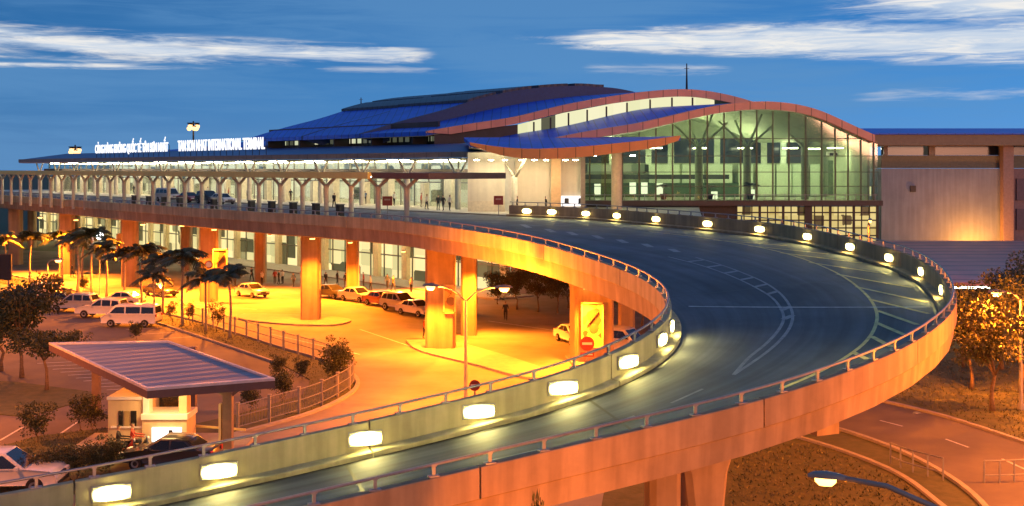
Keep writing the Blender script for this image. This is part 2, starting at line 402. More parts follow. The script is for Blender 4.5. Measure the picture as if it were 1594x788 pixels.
    veil = math_('MULTIPLY', sm(math_('ADD', nb, math_('MULTIPLY', n1, .45)), .56, .86), .65)
    ov = math_('MULTIPLY', sm(el, .2, .9), 0.)
    base = N('ShaderNodeMix'); base.data_type = 'RGBA'; L.new(veil, base.inputs[0]); base.inputs[7].default_value = VEIL
    L.new(hs.outputs[2], base.inputs[6])
    m1 = N('ShaderNodeMix'); m1.data_type = 'RGBA'; L.new(math_('MULTIPLY', thin, .45), m1.inputs[0]); L.new(base.outputs[2], m1.inputs[6]); m1.inputs[7].default_value = CLOUD
    m2 = N('ShaderNodeMix'); m2.data_type = 'RGBA'; L.new(cl_all, m2.inputs[0]); L.new(m1.outputs[2], m2.inputs[6]); cs = N('ShaderNodeMix'); cs.data_type = 'RGBA'; L.new(sm(math_('MULTIPLY_ADD', nb, .5, math_('MULTIPLY', n2, .6)), .44, .66), cs.inputs[0]); cs.inputs[6].default_value = (5.6, 6.6, 8.0, 1); cs.inputs[7].default_value = CLOUD; L.new(cs.outputs[2], m2.inputs[7])
    L.new(m2.outputs[2], bg.inputs['Color']); bg.inputs['Strength'].default_value = SKY_STR
SUN_EL, SUN_ROT, SKY_SAT, SKY_STR = 7., 160., 1.2, .10
CLOUD = (9.2, 8.9, 8.4, 1); VEIL = (1.15, 2.9, 5.6, 1)
build_world()
sd = bpy.data.lights.new('sun', 'SUN'); sd.energy = .85; sd.angle = R(14); sd.color = (1, .44, .26)
so = bpy.data.objects.new('sun', sd); COL.objects.link(so)
def sun_dir(el, rot):  # nishita: rotation clockwise from +Y
    e, a = R(el), R(rot); return Vector((math.cos(e)*math.sin(a), math.cos(e)*math.cos(a), math.sin(e)))
so.rotation_euler = sun_dir(SUN_EL, SUN_ROT).to_track_quat('Z', 'Y').to_euler()
# ================================================================ ground
U = Vector((.655, -.755, 0)).normalized(); NN = Vector((-U.y, U.x, 0))     # along the terminal towards the viewer; NN: into the building
def gp(l, z): return [Vector((*gz(px, py).xy, z)) for px, py in l]
m = MB(); m.sheet([(-1500, -200, 0), (1500, -200, 0), (1500, 2600, 0), (-1500, 2600, 0)]); struct('ground', m, GRASS)
fore_px = [(-500, 392), (-120, 404), (40, 434), (200, 476), (300, 499), (365, 519), (440, 543), (520, 568), (553, 588), (556, 603), (540, 618), (490, 642), (380, 674), (250, 705), (200, 1000), (900, 1000), (960, 650),
           (1060, 560), (1030, 505), (980, 478), (900, 458), (790, 444), (790, 425), (500, 425), (100, 392), (-500, 372)]
m = MB(); m.sheet(gp(fore_px, .008)); struct('forecourt_road', m, FORE)
lot_px = [(-700, 430), (-120, 420), (20, 446), (190, 487), (340, 535), (430, 566), (486, 592), (470, 615), (370, 645), (250, 672), (170, 720), (100, 1000), (-900, 1000), (-1200, 600)]
m = MB(); m.sheet(gp(lot_px, .004)); struct('parking_lot', m, LOT)
def ribbon(mb, pts, w, h, z0=0.):
    """raised kerb along a polyline (world xy)"""
    rings = []
    for i, p in enumerate(pts):
        t = (pts[min(i+1, len(pts)-1)]-pts[max(i-1, 0)]); t.z = 0; t.normalize(); n = Vector((-t.y, t.x, 0))
        rings.append([(p.x+n.x*a, p.y+n.y*a, b) for a, b in ((-w/2, z0), (-w/2, z0+h), (w/2, z0+h), (w/2, z0))])
    mb.loft(rings)
def flat_strip(mb, pts, w, z):
    for i in range(len(pts)-1):
        t = (pts[i+1]-pts[i]); t.z = 0; t.normalize(); n = Vector((-t.y, t.x, 0))*w/2
        mb.sheet([Vector((q.x, q.y, z)) for q in (pts[i]-n, pts[i+1]-n, pts[i+1]+n, pts[i]+n)])
def gcurve(px, step=1.): return Curve([gz(a, b) for a, b in px], step).p
m = MB()
ribbon(m, gcurve([(-120, 404), (40, 434), (200, 476), (300, 499), (365, 519), (440, 543), (520, 568), (553, 588), (556, 603), (540, 618), (490, 642), (380, 674), (300, 693)]), .28, .14)
ribbon(m, gcurve([(20, 446), (190, 487), (340, 535), (430, 566)]), .22, .14)
struct('kerb', m, KERB)
# kerbed traffic islands under the viaduct
def island(px, name='traffic_island'):
    q = gp(px, 0); m = MB(); c = sum(q, Vector())/len(q)
    cv = Curve(q+[q[0]], .6, 2).p[:-1]
    m.prism([(p.x, p.y) for p in cv], 0, .15); struct(name, m, KERB)
island([(380, 490), (440, 491), (520, 495), (548, 500), (520, 508), (440, 506), (370, 497)])
island([(632, 532), (690, 532), (760, 548), (840, 574), (880, 592), (830, 592), (740, 570), (650, 547)])
island([(880, 556), (930, 552), (965, 560), (960, 572), (905, 574)])
# faded markings of the forecourt and the bays
m = MB()
for a, b in (((560, 513), (700, 560)), ((700, 560), (830, 590)), ((250, 470), (400, 482)), ((760, 500), (900, 520)), ((420, 520), (560, 552))):
    flat_strip(m, [gz(*a), gz(*b)], .16, .016)
struct('forecourt_marking', m, PAINT)
m = MB()
for i in range(11):
    a = (58+i*12, 566+i*4.6); b = (168+i*10, 561+i*4.6)
    flat_strip(m, [gz(*a), gz(*b)], .14, .012)
for a, b in (((0, 686), (36, 665)), ((86, 681), (121, 657)), ((0, 640), (30, 627)), ((-40, 716), (-2, 690))): flat_strip(m, [gz(*a), gz(*b)], .13, .012)
for i in range(9):
    a = (40+i*26, 470+i*7.2); flat_strip(m, [gz(*a), gz(a[0]+52, a[1]-3)], .12, .012)
struct('bay_marking', m, PAINT)
# right-hand access road below the ramp
rr_up = [(1150, 585), (1290, 608), (1374, 626), (1460, 647), (1540, 672), (1620, 700), (1720, 740)]
rr_lo = [(1000, 600), (1180, 640), (1300, 668), (1390, 699), (1450, 728), (1500, 760), (1540, 800), (1580, 900)]
m = MB(); m.sheet(gp(rr_up, .006)+gp([(1900, 900)], .006)+gp(rr_lo[::-1], .006)); struct('access_road', m, LOT)
m = MB(); ribbon(m, gcurve(rr_up), .25, .14); ribbon(m, gcurve(rr_lo), .25, .14)
ribbon(m, gcurve([(1000, 640), (1180, 668), (1270, 690), (1390, 735), (1480, 800)]), .25, .12)
struct('kerb', m, KERB)
m = MB()
for a, b in (((1290, 636), (1330, 646)), ((1370, 655), (1405, 664)), ((1472, 684), (1508, 697)), ((1560, 715), (1600, 733))): flat_strip(m, [gz(*a), gz(*b)], .14, .016)
struct('road_marking', m, PAINT)
# ================================================================ the elevated ramp
IN = [(0, 303.5, 3.8), (200, 316.8, 3.8), (400, 329.5, 3.8), (600, 341, 3.8), (700, 353, 3.9), (800, 369, 4.2), (850, 380, 4.45), (900, 394.6, 4.7), (950, 410, 5.0), (1000, 429, 5.3), (1030, 447, 5.55), (1045, 462.5, 5.7), (1048, 478, 5.85),
      (1044, 494, 6.0), (1031, 511, 6.15), (990.6, 536, 6.45), (950, 557, 6.75), (900, 577, 7.1), (800, 604, 7.6), (689, 630, 8.0), (544.7, 664, 8.5), (400, 694, 8.8), (292, 718, 9.05), (0, 772, 9.5), (-200, 806, 9.8)]
OUT = [(790, 319.5, 3.7), (870, 322, 3.72), (950, 326, 3.75), (1000, 330, 3.8), (1050, 334, 3.85), (1100, 338, 3.9), (1150, 342.5, 3.97), (1200, 347.5, 4.06), (1250, 355, 4.2), (1300, 365.5, 4.4), (1350, 378, 4.63), (1400, 391.5, 4.85),
       (1440, 409.6, 5.06), (1460, 425, 5.2), (1473, 441, 5.35), (1480, 458, 5.5), (1478, 477, 5.67), (1462, 497.6, 5.83), (1433, 520, 6.02), (1395, 543, 6.22), (1357, 559, 6.35), (1300, 581, 6.55), (1225, 607, 6.8), (1151, 629, 7.03),
       (1038, 655, 7.35), (900, 686.6, 7.7), (800, 710.5, 7.95), (640, 748, 8.3), (544, 770, 8.5), (429, 797, 8.75), (200, 850, 9.2), (-100, 915, 9.6)]
ip = [dp(*q) for q in IN]; i0 = ip[0]; ip = [i0-U*70, i0-U*35]+ip
op = [dp(*q) for q in OUT]; o0 = op[0]; op = [o0-U*165, o0-U*80, o0-U*30, o0-U*10]+op
IC = Curve(ip, .8, 12); OC = Curve(op, .8, 12)
S_WALL = OC.near(o0)
IFAR = (0, IC.near(dp(1048, 478, 5.85))); OFAR = (0, OC.near(dp(1480, 458, 5.5)))
def ipx(px, near): return IC.nearpx(px, IFAR[1] if near else 0, 1e9 if near else IFAR[1])
def opx(px, near): return OC.nearpx(px, OFAR[1] if near else S_WALL, 1e9 if near else OFAR[1])
PAIRS = [(0, 0), (ipx(400, 0), S_WALL-9), (ipx(600, 0), opx(950, 0)), (ipx(900, 0), opx(1250, 0)), (IFAR[1], OFAR[1]), (ipx(950, 1), opx(1151, 1)), (ipx(800, 1), opx(900, 1)), (ipx(400, 1), opx(500, 1)), (IC.L, OC.L)]
def o_of_i(s):
    for (a, b), (c, d) in zip(PAIRS, PAIRS[1:]):
        if s <= c+1e-6: return b+(d-b)*(s-a)/(c-a)
    return OC.L
RT = 1.1     # wall top above the road
viaduct = thing('elevated_ramp', 'curving elevated concrete ramp road with dark asphalt, sweeping from the terminal to the lower left', 'ramp', (ip[6].x, ip[6].y, 0))
secs = IC.sub(0, IC.L, 1.2)
def off(cv, s, o, dz, side):   # side +1: outside lies to the right of travel (inner edge), -1: left (outer edge)
    t = cv.tan(s); n = Vector((t.y, -t.x, 0))*side; p = cv.at(s); return p+n*o+Vector((0, 0, dz))
m = MB(); NV = 10; rows = []
for s in secs:
    a = off(IC, s, -.1, -RT, 1); b = off(OC, o_of_i(s), -.1, -RT, -1)
    rows.append([a.lerp(b, k/NV) for k in range(NV+1)])
m.loft(rows, close=False)
for f in m.f: f.reverse()
deck_tree = BVHTree.FromPolygons([tuple(v) for v in m.v], m.f)
deck = m.wbuild('road_deck', ASPH, viaduct, smooth=True, fixn=False)
uvl = deck.data.uv_layers.new(name='UVMap'); nrow = NV+1
for lp in deck.data.loops: uvl.data[lp.index].uv = (secs[lp.vertex_index//nrow], (lp.vertex_index % nrow)/NV)
def on_deck(px, py):
    d = Vector(((px-CX)/F, 1, -(py-HZ)/F)); h = deck_tree.ray_cast(Vector((0, 0, H)), d); return h[0]
def drop(p, dz=.012):
    h = deck_tree.ray_cast(Vector((p[0], p[1], 40)), Vector((0, 0, -1)))
    return (h[0] if h[0] is not None else Vector(p))+Vector((0, 0, dz))
def strip_deck(mb, pts, w, dz=.012):
    pts = Curve(pts, .7).p if len(pts) > 2 else [pts[0].lerp(pts[1], k/10) for k in range(11)]
    L_ = []
    for i, p in enumerate(pts):
        t = pts[min(i+1, len(pts)-1)]-pts[max(i-1, 0)]; t.z = 0; t.normalize(); n = Vector((-t.y, t.x, 0))*w/2
        L_.append([drop(p-n, dz), drop(p, dz), drop(p+n, dz)])
    mb.loft(L_, close=False)
# girder
m = MB(); rings = []
for s in secs:
    so_ = o_of_i(s); w_ = so_ > S_WALL
    rings.append([off(IC, s, .2, -.875, 1), off(IC, s, .14, -1.8, 1), off(IC, s, -1.1, -2.0, 1), off(OC, so_, -1.1, -1.75, -1), off(OC, so_, .14, -1.58, -1), off(OC, so_, .2, -.875 if w_ else -1.3, -1),
                  off(OC, so_, .05, -1.2 if w_ else -1.3, -1), off(IC, s, .05, -1.2, 1)])
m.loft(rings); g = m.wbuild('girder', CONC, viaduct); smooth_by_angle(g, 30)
PROF = [(-.42, -1.12), (-.42, -.94), (-.38, -.91), (-.02, -.88), (0, -.86), (0, -.02), (.02, 0), (.26, 0), (.28, -.02), (.28, -.84), (.24, -.88), (.06, -.9), (.06, -1.12)]
def parapet(cv, a, b, side, seg, name, mt):
    m = MB(); s = a
    while s < b-.5:
        e = min(b, s+seg); m.loft([[off(cv, q, o, dz, side) for o, dz in PROF] for q in cv.sub(s, e-.06, .7)]); s = e
    o = m.wbuild(name, mt, viaduct); smooth_by_angle(o, 28); return o
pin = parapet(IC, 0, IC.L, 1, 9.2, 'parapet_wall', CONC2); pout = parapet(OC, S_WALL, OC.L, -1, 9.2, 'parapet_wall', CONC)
def handrail(cv, a, b, side, par, step=1.62):
    m = MB(); m.tube([off(cv, q, .14, .33, side) for q in cv.sub(a, b, .7)], .045, 6)
    o = m.wbuild('handrail', STEEL, par, smooth=True)
    m = MB(); n = int((b-a)/step)
    for k in range(n):
        s = a+.4+k*step; t = cv.tan(s); ang = math.atan2(t.y, t.x)
        p = off(cv, s, .14, 0, side)
        m.box(p+Vector((0, 0, .02)), (.3, .2, .04), ang); m.box(p+Vector((0, 0, .17)), (.09, .07, .30), ang); m.box(p+Vector((0, 0, .30)), (.15, .1, .05), ang)
    o = m.wbuild('rail_post', STEEL, par); o['kind'] = 'stuff'
handrail(IC, 60, IC.L, 1, pin); handrail(OC, S_WALL, OC.L, -1, pout)
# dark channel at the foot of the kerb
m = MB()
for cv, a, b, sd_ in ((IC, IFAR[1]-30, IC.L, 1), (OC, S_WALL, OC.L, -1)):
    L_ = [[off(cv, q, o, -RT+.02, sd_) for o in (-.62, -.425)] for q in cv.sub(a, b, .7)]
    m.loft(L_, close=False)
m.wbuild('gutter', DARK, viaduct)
# painted markings
m = MB()
lineA = [(905, 368), (975, 380), (1040, 391.5), (1083, 401), (1123.5, 413), (1156, 425), (1188, 439), (1212, 455), (1228, 474), (1234, 494), (1226, 516), (1203, 541), (1175, 562), (1142, 584)]
lineB = [(1040, 400), (1083, 411), (1120, 423), (1152, 436), (1180, 450), (1202, 464), (1215, 480), (1220, 496), (1212, 514), (1192, 536), (1166, 557), (1142, 584)]
strip_deck(m, [on_deck(*q) for q in lineA[3:]], .14); strip_deck(m, [on_deck(*q) for q in lineB], .14)
for (x, y) in ((818, 352), (856, 359), (890, 363.5), (930, 369), (968, 375.5), (1007, 382), (1049, 390)):
    strip_deck(m, [on_deck(x-5, y-2.2), on_deck(x+6, y+2.8)], .5)
ca = Curve([on_deck(*q) for q in lineA[3:]], .5); cb_ = Curve([on_deck(*q) for q in lineB], .5)
for k in (0, 1, 2, 3, 4, 5, 7, 8):
    t = (k+.5)/13.5; strip_deck(m, [ca.at(ca.L*t), cb_.at(min(cb_.L, cb_.L*t+1.2))], .3)
ms = MB(); strip_deck(ms, [on_deck(1072, 477.5), on_deck(1448, 478.5)], .22, .016); ms.wbuild('stop_line', PAINT, viaduct)
for a, b in (((1045, 628), (1094, 606)), ((930, 668), (988, 648)), ((862, 352.5), (892, 350.5)), ((905, 351), (960, 352)), ((760, 718), (840, 700))): strip_deck(m, [on_deck(*a), on_deck(*b)], .11)
m.wbuild('lane_marking', FADED, viaduct)
m = MB()
edge = [(1010, 361), (1090, 370), (1160, 381), (1230, 397), (1300, 424), (1343, 454), (1364, 484), (1362, 510), (1344, 536), (1308, 562), (1262, 586), (1215, 606)]
strip_deck(m, [on_deck(*q) for q in edge], .15, .014)
for a, b in (((1110, 374), (1225, 383)), ((1165, 383), (1290, 396)), ((1215, 394), (1342, 410)), ((1260, 409), (1383, 427)), ((1302, 427), (1418, 448)), ((1333, 447), (1443, 471)), ((1355, 467), (1446, 489)), ((1365, 484), (1428, 506)), ((1364, 503), (1408, 522)), ((1356, 524), (1388, 541)), ((1328, 549), (1350, 560))):
    pa, pb = on_deck(*a), on_deck(*b)
    if pa and pb: strip_deck(m, [pa, pb], .26, .018)
m.wbuild('hatched_marking', YPAINT, viaduct)
# expansion joints across the deck
for s in (ipx(600, 0), ipx(850, 0), ipx(1000, 0), ipx(900, 1), ipx(545, 1)):
    m = MB(); a = off(IC, s, -.5, -RT, 1); b = off(OC, o_of_i(s), -.5, -RT, -1); strip_deck(m, [a, b], .10, .008)
    m.wbuild('expansion_joint', DARK, viaduct)
# piers
def pier(x, y, ztop, w=2.2, d=1.5, rz=0., flare=.0, capw=0.):
    m = MB(); prof = [(0, 1, 1), (ztop-2.2, 1, 1), (ztop-1.2, 1+flare*.35, 1), (ztop-.5, 1+flare, 1.05), (ztop, 1+flare*1.25, 1.05)]
    M_ = Matrix.Rotation(rz, 3, 'Z'); rings = []
    for z, a, b in prof:
        c = .18
        r = [(-w/2*a+c, -d/2*b), (w/2*a-c, -d/2*b), (w/2*a, -d/2*b+c), (w/2*a, d/2*b-c), (w/2*a-c, d/2*b), (-w/2*a+c, d/2*b), (-w/2*a, d/2*b-c), (-w/2*a, -d/2*b+c)]
        rings.append([Vector((x, y, z))+M_ @ Vector((p[0], p[1], 0)) for p in r])
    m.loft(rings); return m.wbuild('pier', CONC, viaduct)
ang = math.atan2(U.y, U.x)
P1 = gz(484, 499); zg = H-3.8-2.0+.1
PIERS = []
for k in range(0, 7):
    p = P1-U*20.5*k; pier(p.x, p.y, zg, 1.7, 1.5, 0); PIERS.append(p)
for k in range(-1, 7):
    p = P1-U*(20.5*k-6)+NN*14; pier(p.x, p.y, zg, 1.3, 1.3, 0)
P2 = gz(686, 543); pier(P2.x, P2.y, zg-.1, 2.3, 1.7, 0)
P2b = P2+Vector((1.9, 7.5, 0)); pier(P2b.x, P2b.y, zg-.1, 1.3, 1.3, 0)
P3 = gz(921, 562); pier(P3.x, P3.y, H-4.75-2., 2.9, 1.9, R(10), .25)
for (px, py, Y, zt, w_, rz) in ( (520, 0, 32.6, 14-8.6-1.7, 2.2, R(20)),):
    x = (px-CX)*Y/F; pier(x, Y, zt+.1, w_*.62, 1.3, rz, .55)
pd = Vector(((1090-CX)*38.6/F, 38.6, 0)); pier(pd.x, pd.y, 14-7.3-1.6, 1.35, 1.2, R(20), .5)
pier((1031-CX)*36.6/F, 36.6, 14-7.4-1.7, 1.0, 1.0, R(8))
pc = at(1276, 665, 41.5); m = MB(); m.box(pc+Vector((0, .6, .1)), (1.0, 1.4, .75), R(25)); m.wbuild('bearing_block', CONC, viaduct)
# recessed parapet lamps
def wall_lamp(cv, s, side, label, group):
    t = cv.tan(s); p = off(cv, s, -.0, -.52, side); n = Vector((t.y, -t.x, 0))*-side     # n points to the road
    rz = math.atan2(n.x, -n.y)
    o = thing('wall_lamp', label, 'lamp', p, rz, group)      # local -Y faces the road
    m = MB(); m.box((0, 0, .225), (1.16, .12, .05)); m.box((0, 0, -.225), (1.16, .12, .05)); m.box((-.555, 0, 0), (.05, .12, .40)); m.box((.555, 0, 0), (.05, .12, .40))
    m.build('housing', STEEL, o)
    m = MB(); m.box((0, -.055, 0), (1.06, .13, .40)); m.build('lens', WALLLAMP, o)
    return o
pxs_in = [971, 1030, 871, 733, 553, 348, 158]
inn = [158, 348, 553, 733, 871, 971, 1030, 1056]
for k, px in enumerate(inn):
    s = ipx(px, 1) if px < 1050 else IFAR[1]+1.5
    wall_lamp(IC, s, 1, ['brightest and nearest wall lamp, at the lower left end of the inner parapet', 'second wall lamp from the lower left on the inner parapet', 'third wall lamp from the lower left on the inner parapet, mid straight',
                         'inner parapet wall lamp just below the tall twin street lamp', 'inner parapet wall lamp just right of the twin street lamp', 'inner parapet wall lamp where the straight begins to bend', 'inner parapet wall lamp below the white van',
                         'last wall lamp at the tip of the inner bend'][k], 'lamps along the inner parapet')
for k, px in enumerate([817, 864, 911, 960, 1025, 1103, 1184, 1259, 1327, 1385, 1434, 1468]):
    wall_lamp(OC, opx(px, 0), -1, '%s glowing wall lamp from the terminal end of the outer parapet' % ORD[k], 'lamps along the outer parapet')

sa, sb = opx(1440, 1), OC.L-8
for k in range(9):
    wall_lamp(OC, sa+(sb-sa)*k/8.5, -1, 'wall lamp on the road side of the near outer parapet, hidden behind its wall', 'lamps hidden along the near outer parapet')
# ================================================================ terminal
def paneled(name, col, period, axis=(1, 0, 0), dark=.35, rough=.4):
    m, nt, b = nodes(name); L = nt.links
    tc = nt.nodes.new('ShaderNodeTexCoord'); d = nt.nodes.new('ShaderNodeVectorMath'); d.operation = 'DOT_PRODUCT'; d.inputs[1].default_value = axis
    L.new(tc.outputs['Object'], d.inputs[0])
    f = nt.nodes.new('ShaderNodeMath'); f.operation = 'PINGPONG'; f.inputs[1].default_value = period/2; L.new(d.outputs['Value'], f.inputs[0])
    cr = nt.nodes.new('ShaderNodeValToRGB'); cr.color_ramp.elements[0].position = .03; cr.color_ramp.elements[1].position = .06
    cr.color_ramp.elements[0].color = tuple(c*dark for c in col)+(1,); cr.color_ramp.elements[1].color = tuple(col)+(1,)
    L.new(f.outputs[0], cr.inputs['Fac'])
    n = nt.nodes.new('ShaderNodeTexNoise'); n.inputs['Scale'].default_value = .6; n.inputs['Detail'].default_value = 6; L.new(tc.outputs['Object'], n.inputs['Vector'])
    mr = nt.nodes.new('ShaderNodeMapRange'); mr.inputs[3].default_value = .75; mr.inputs[4].default_value = 1.2; L.new(n.outputs['Fac'], mr.inputs[0])
    mx = nt.nodes.new('ShaderNodeVectorMath'); mx.operation = 'SCALE'; L.new(cr.outputs['Color'], mx.inputs[0]); L.new(mr.outputs[0], mx.inputs['Scale'])
    L.new(mx.outputs[0], b.inputs['Base Color']); b.inputs['Roughness'].default_value = rough
    MATS[name] = m; return m
TERRA = paneled('terracotta_fascia', (.85, .36, .25), 1.85)
EAVEF = paneled('eave_fascia', (.30, .19, .15), 2.4, tuple(U))
L0 = Vector(((731-CX)*128/F, 128, 0))
def E(t, n, z): p = L0-U*t+NN*n; return Vector((p.x, p.y, z))
terminal = thing('terminal_building', 'airport terminal with stepped blue wave roofs, terracotta fascias and a tall green-lit glass end wall', 'terminal', E(20, 20, 0))
T = terminal
FLR = 9.32
def fb(mb, t0, t1, n0, n1, z0, z1):   # box aligned to the facade
    mb.prism([E(t0, n0, 0).xy, E(t1, n0, 0).xy, E(t1, n1, 0).xy, E(t0, n1, 0).xy], z0, z1); return mb
# floor slab of the departures level and the pavement in front
kerb_n = (o0-L0).dot(NN)+.25
slab = [E(160, kerb_n, 0), E(-12.9, kerb_n, 0), Vector((1.2, 115.6, 0)), Vector((14.5, 103, 0)), Vector((17.2, 104, 0)), Vector((22.5, 139.4, 0)), Vector((30, 170, 0)), E(160, 40, 0)]
m = MB(); m.prism([p.xy for p in slab], FLR-1.3, FLR); m.wbuild('floor_slab', mat('pavement_tile', (.50, .45, .36), .5, var=.12, scale=1.5), T)
m = MB(); fb(m, -12.5, 160, kerb_n-.3, kerb_n-.02, FLR-.4, FLR-.01); m.wbuild('kerb_edge', KERB, T)
# lower eave roof
m = MB(); fb(m, -3, 150, 0, .35, 15.2, 15.85); m.wbuild('eave_fascia', EAVEF, T)
m = MB()
rings = [[E(t, .36, 15.8), E(t, 9.8, 17.1), E(t, 12, 17.1), E(t, 12, 16.8), E(t, 9.8, 15.62), E(t, .36, 15.32)] for t in (-1.5, 40, 80, 120, 149.7)]
m.loft(rings); m.wbuild('eave_roof', BLUED, T)
m = MB(); fb(m, 118, 149.5, -.02, 5, 15.05, 15.19); m.wbuild('eave_tip_panel', TERRA, T)
m = MB(); fb(m, 2, 149, .5, 11.5, 15.02, 15.17); m.wbuild('soffit', SOFF, T)
# clerestory between eave roof and wave roofs
m = MB(); fb(m, 22, 67, 12.4, 12.7, 16.7, 20.2); m.wbuild('clerestory_wall', mat('dark_cladding', (.06, .05, .05), .5, var=.2, scale=1.), T)
LITC = lit_window('clerestory_glass', (1, .92, .62), (.75, .8, .5), .8, .42, .01, .3, tuple(U))
m = MB()
for k in range(30):
    if k % 6 == 3: continue
    t = 22.6+k*1.47; fb(m, t, t+.85, 12.3, 12.38, 17.6, 18.25)
m.wbuild('clerestory_window', LITC, T)['kind'] = 'stuff'
# wave roofs
YA, YB, YC = 149.6, 140.0, 119.0
pa = [(662.6, 204.7), (704, 197.5), (742, 191.5), (800, 182.5), (876, 164), (952, 150.2), (990, 145), (1036, 140.4), (1074, 140), (1104, 143.5), (1142, 151.5), (1161, 157), (1200, 170), (1260, 189), (1330, 205)]
pb = [(865, 214.5), (914, 204.7), (990, 192.5), (1066, 175), (1104, 166.6), (1142.5, 161), (1180, 158.8), (1194, 158.8), (1232, 162.6), (1270, 172), (1308, 189), (1346, 206.6), (1357, 211)]
def prof(pp, Y, sm=2): return [Vector((p.x, Y, p.z)) for p in Curve([at(a, b, Y) for a, b in pp], 1.0, sm).p]
PA, PB = prof(pa, YA), prof(pb, YB)
SLATE = ribbed('slate_ridge_sheet', (.055, .085, .15), (.02, .03, .055), (1, 0, 0), .45)
OLIVE = mat('olive_wall', (.40, .45, .30), .7, var=.2, scale=.6)
def shell(P, start, length, lift, th=.55, name='roof', fasc=.95, m_roof=BLUE, dk=None):
    tip = P[0].z; k = 1+lift/5.6
    jm = max(range(len(P)), key=lambda i: P[i].z); bul = 1.15 if start > 0 else 0
    top = [Vector((p.x, p.y, tip+(p.z-tip)*k+(bul*math.sin(math.pi*min(1, i/jm)) if i < jm else 0)))-U*start for i, p in enumerate(P)]
    n = len(top); m = MB()
    A = top; B = [p-U*length for p in top]; dz = Vector((0, 0, th))
    m.loft([A+[p-dz for p in A[::-1]], B+[p-dz for p in B[::-1]]])
    o = m.wbuild(name, m_roof, T); smooth_by_angle(o, 30)
    m = MB(); f0 = [p+U*.45+Vector((0, 0, .06)) for p in A]; f1 = [p-U*.02+Vector((0, 0, .06)) for p in A]; dz = Vector((0, 0, fasc if start == 0 else 2.3))
    def taper(L_): return [p-dz*min(1, .25+i*.25) for i, p in enumerate(L_)]
    m.loft([f0+taper(f0)[::-1], f1+taper(f1)[::-1]])
    q = m.wbuild('fascia', TERRA if start == 0 else mat('slate_fascia', (.025, .07, .19), .5), o); smooth_by_angle(q, 30)
    if P is PB or start == 0:
        lo = Vector((0, 0, th+.03)); m = MB(); m.loft([[p-lo for p in A]+[p-lo-Vector((0, 0, .05)) for p in A[::-1]], [p-lo for p in B]+[p-lo-Vector((0, 0, .05)) for p in B[::-1]]]); m.wbuild('underside', OLIVE, o)
    if start > 0:      # raised slate-coloured ribbed cover along the crest
        im = max(range(len(A)), key=lambda i: A[i].z); i0, i1 = max(0, im-15), min(len(A)-1, im+5); m = MB()
        for j in range(4):
            a_, b_ = i0+(i1-i0)*j//4, i0+(i1-i0)*(j+1)//4-1
            za, zb = Vector((0, 0, .04)), Vector((0, 0, .42))
            m.loft([[A[i]+zb+U*.3 for i in range(a_, b_+1)]+[A[i]+za+U*.3 for i in range(b_, a_-1, -1)], [B[i]+zb for i in range(a_, b_+1)]+[B[i]+za for i in range(b_, a_-1, -1)]])
        m.wbuild('ridge_cover', SLATE, o)['kind'] = 'stuff'
    return A, B
A0, B0 = shell(PB, 0, 17, 0)
starts = [0, 15.5, 31]; lifts = [0, 1.15, 1.0]; ends = [16.2, 31.8, 47.5]
for s, l, e in zip(starts, lifts, ends):
    shell(PA, s, e-s, l, fasc=.95 if s == 0 else .55)
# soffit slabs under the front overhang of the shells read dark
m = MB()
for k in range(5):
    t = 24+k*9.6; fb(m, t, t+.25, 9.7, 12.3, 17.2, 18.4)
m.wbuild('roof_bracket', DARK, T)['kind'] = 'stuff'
# lower blue roof running on to the left behind the letters
m = MB(); m.loft([[E(t, 10.2, 16.9), E(t, 10.2, 17.15), E(t, 14.5, 17.15+k*.55), E(t, 21, 17.15+k), E(t, 27, 17.15+k*.8), E(t, 27, 16.9)] for t, k in ((66, 3.3), (76, 2.6), (88, 1.8), (100, 1.1), (112, .5), (122, .15))])
o = m.wbuild('low_roof', BLUE, T); smooth_by_angle(o, 30)
# glazing between the two wave roofs
def poly_wall(top, bot, Y, name, mt, par, th=.08):
    m = MB(); a = [at(x, y, Y) for x, y in top]+[at(x, y, Y) for x, y in bot[::-1]]
    b = [p+Vector((0, th, 0)) for p in a]; n = len(a)
    m.loft([a, b]); return m.wbuild(name, mt, par)
CLG = lit_window('roof_light_glass', (1, .95, .62), (.85, .85, .48), .95, .55, .02, .02)
w = poly_wall([(806, 194), (876, 176), (952, 161.5), (1028, 151), (1066, 148.6), (1112, 155)], [(806, 214), (876, 200), (952, 186), (1028, 172), (1066, 168), (1112, 166)], 149.75, 'roof_light', CLG, T)
m = MB()
for x in (806, 831, 857, 885, 914, 943, 975, 1012, 1040, 1072):
    p = at(x, 150, 149.6); m.box((p.x, p.y, 19.8), (.22, .16, 6.4))
for x, y0, y1 in ((831, 190, 210), (857, 183, 205), (885, 176, 199), (914, 171, 193), (944, 166, 187), (976, 160, 181), (1012, 155, 175), (1046, 152, 170), (1078, 152, 167)):
    m = MB(); m.bar(at(x, y0, 149.6), at(x, y1, 149.6), .22, .12); m.wbuild('glazing_bar', DARK, w)
poly_wall([(676, 208), (742, 201), (806, 194)], [(676, 226), (742, 222), (806, 216)], 149.8, 'gable_wall', MATS['dark_cladding'], T)
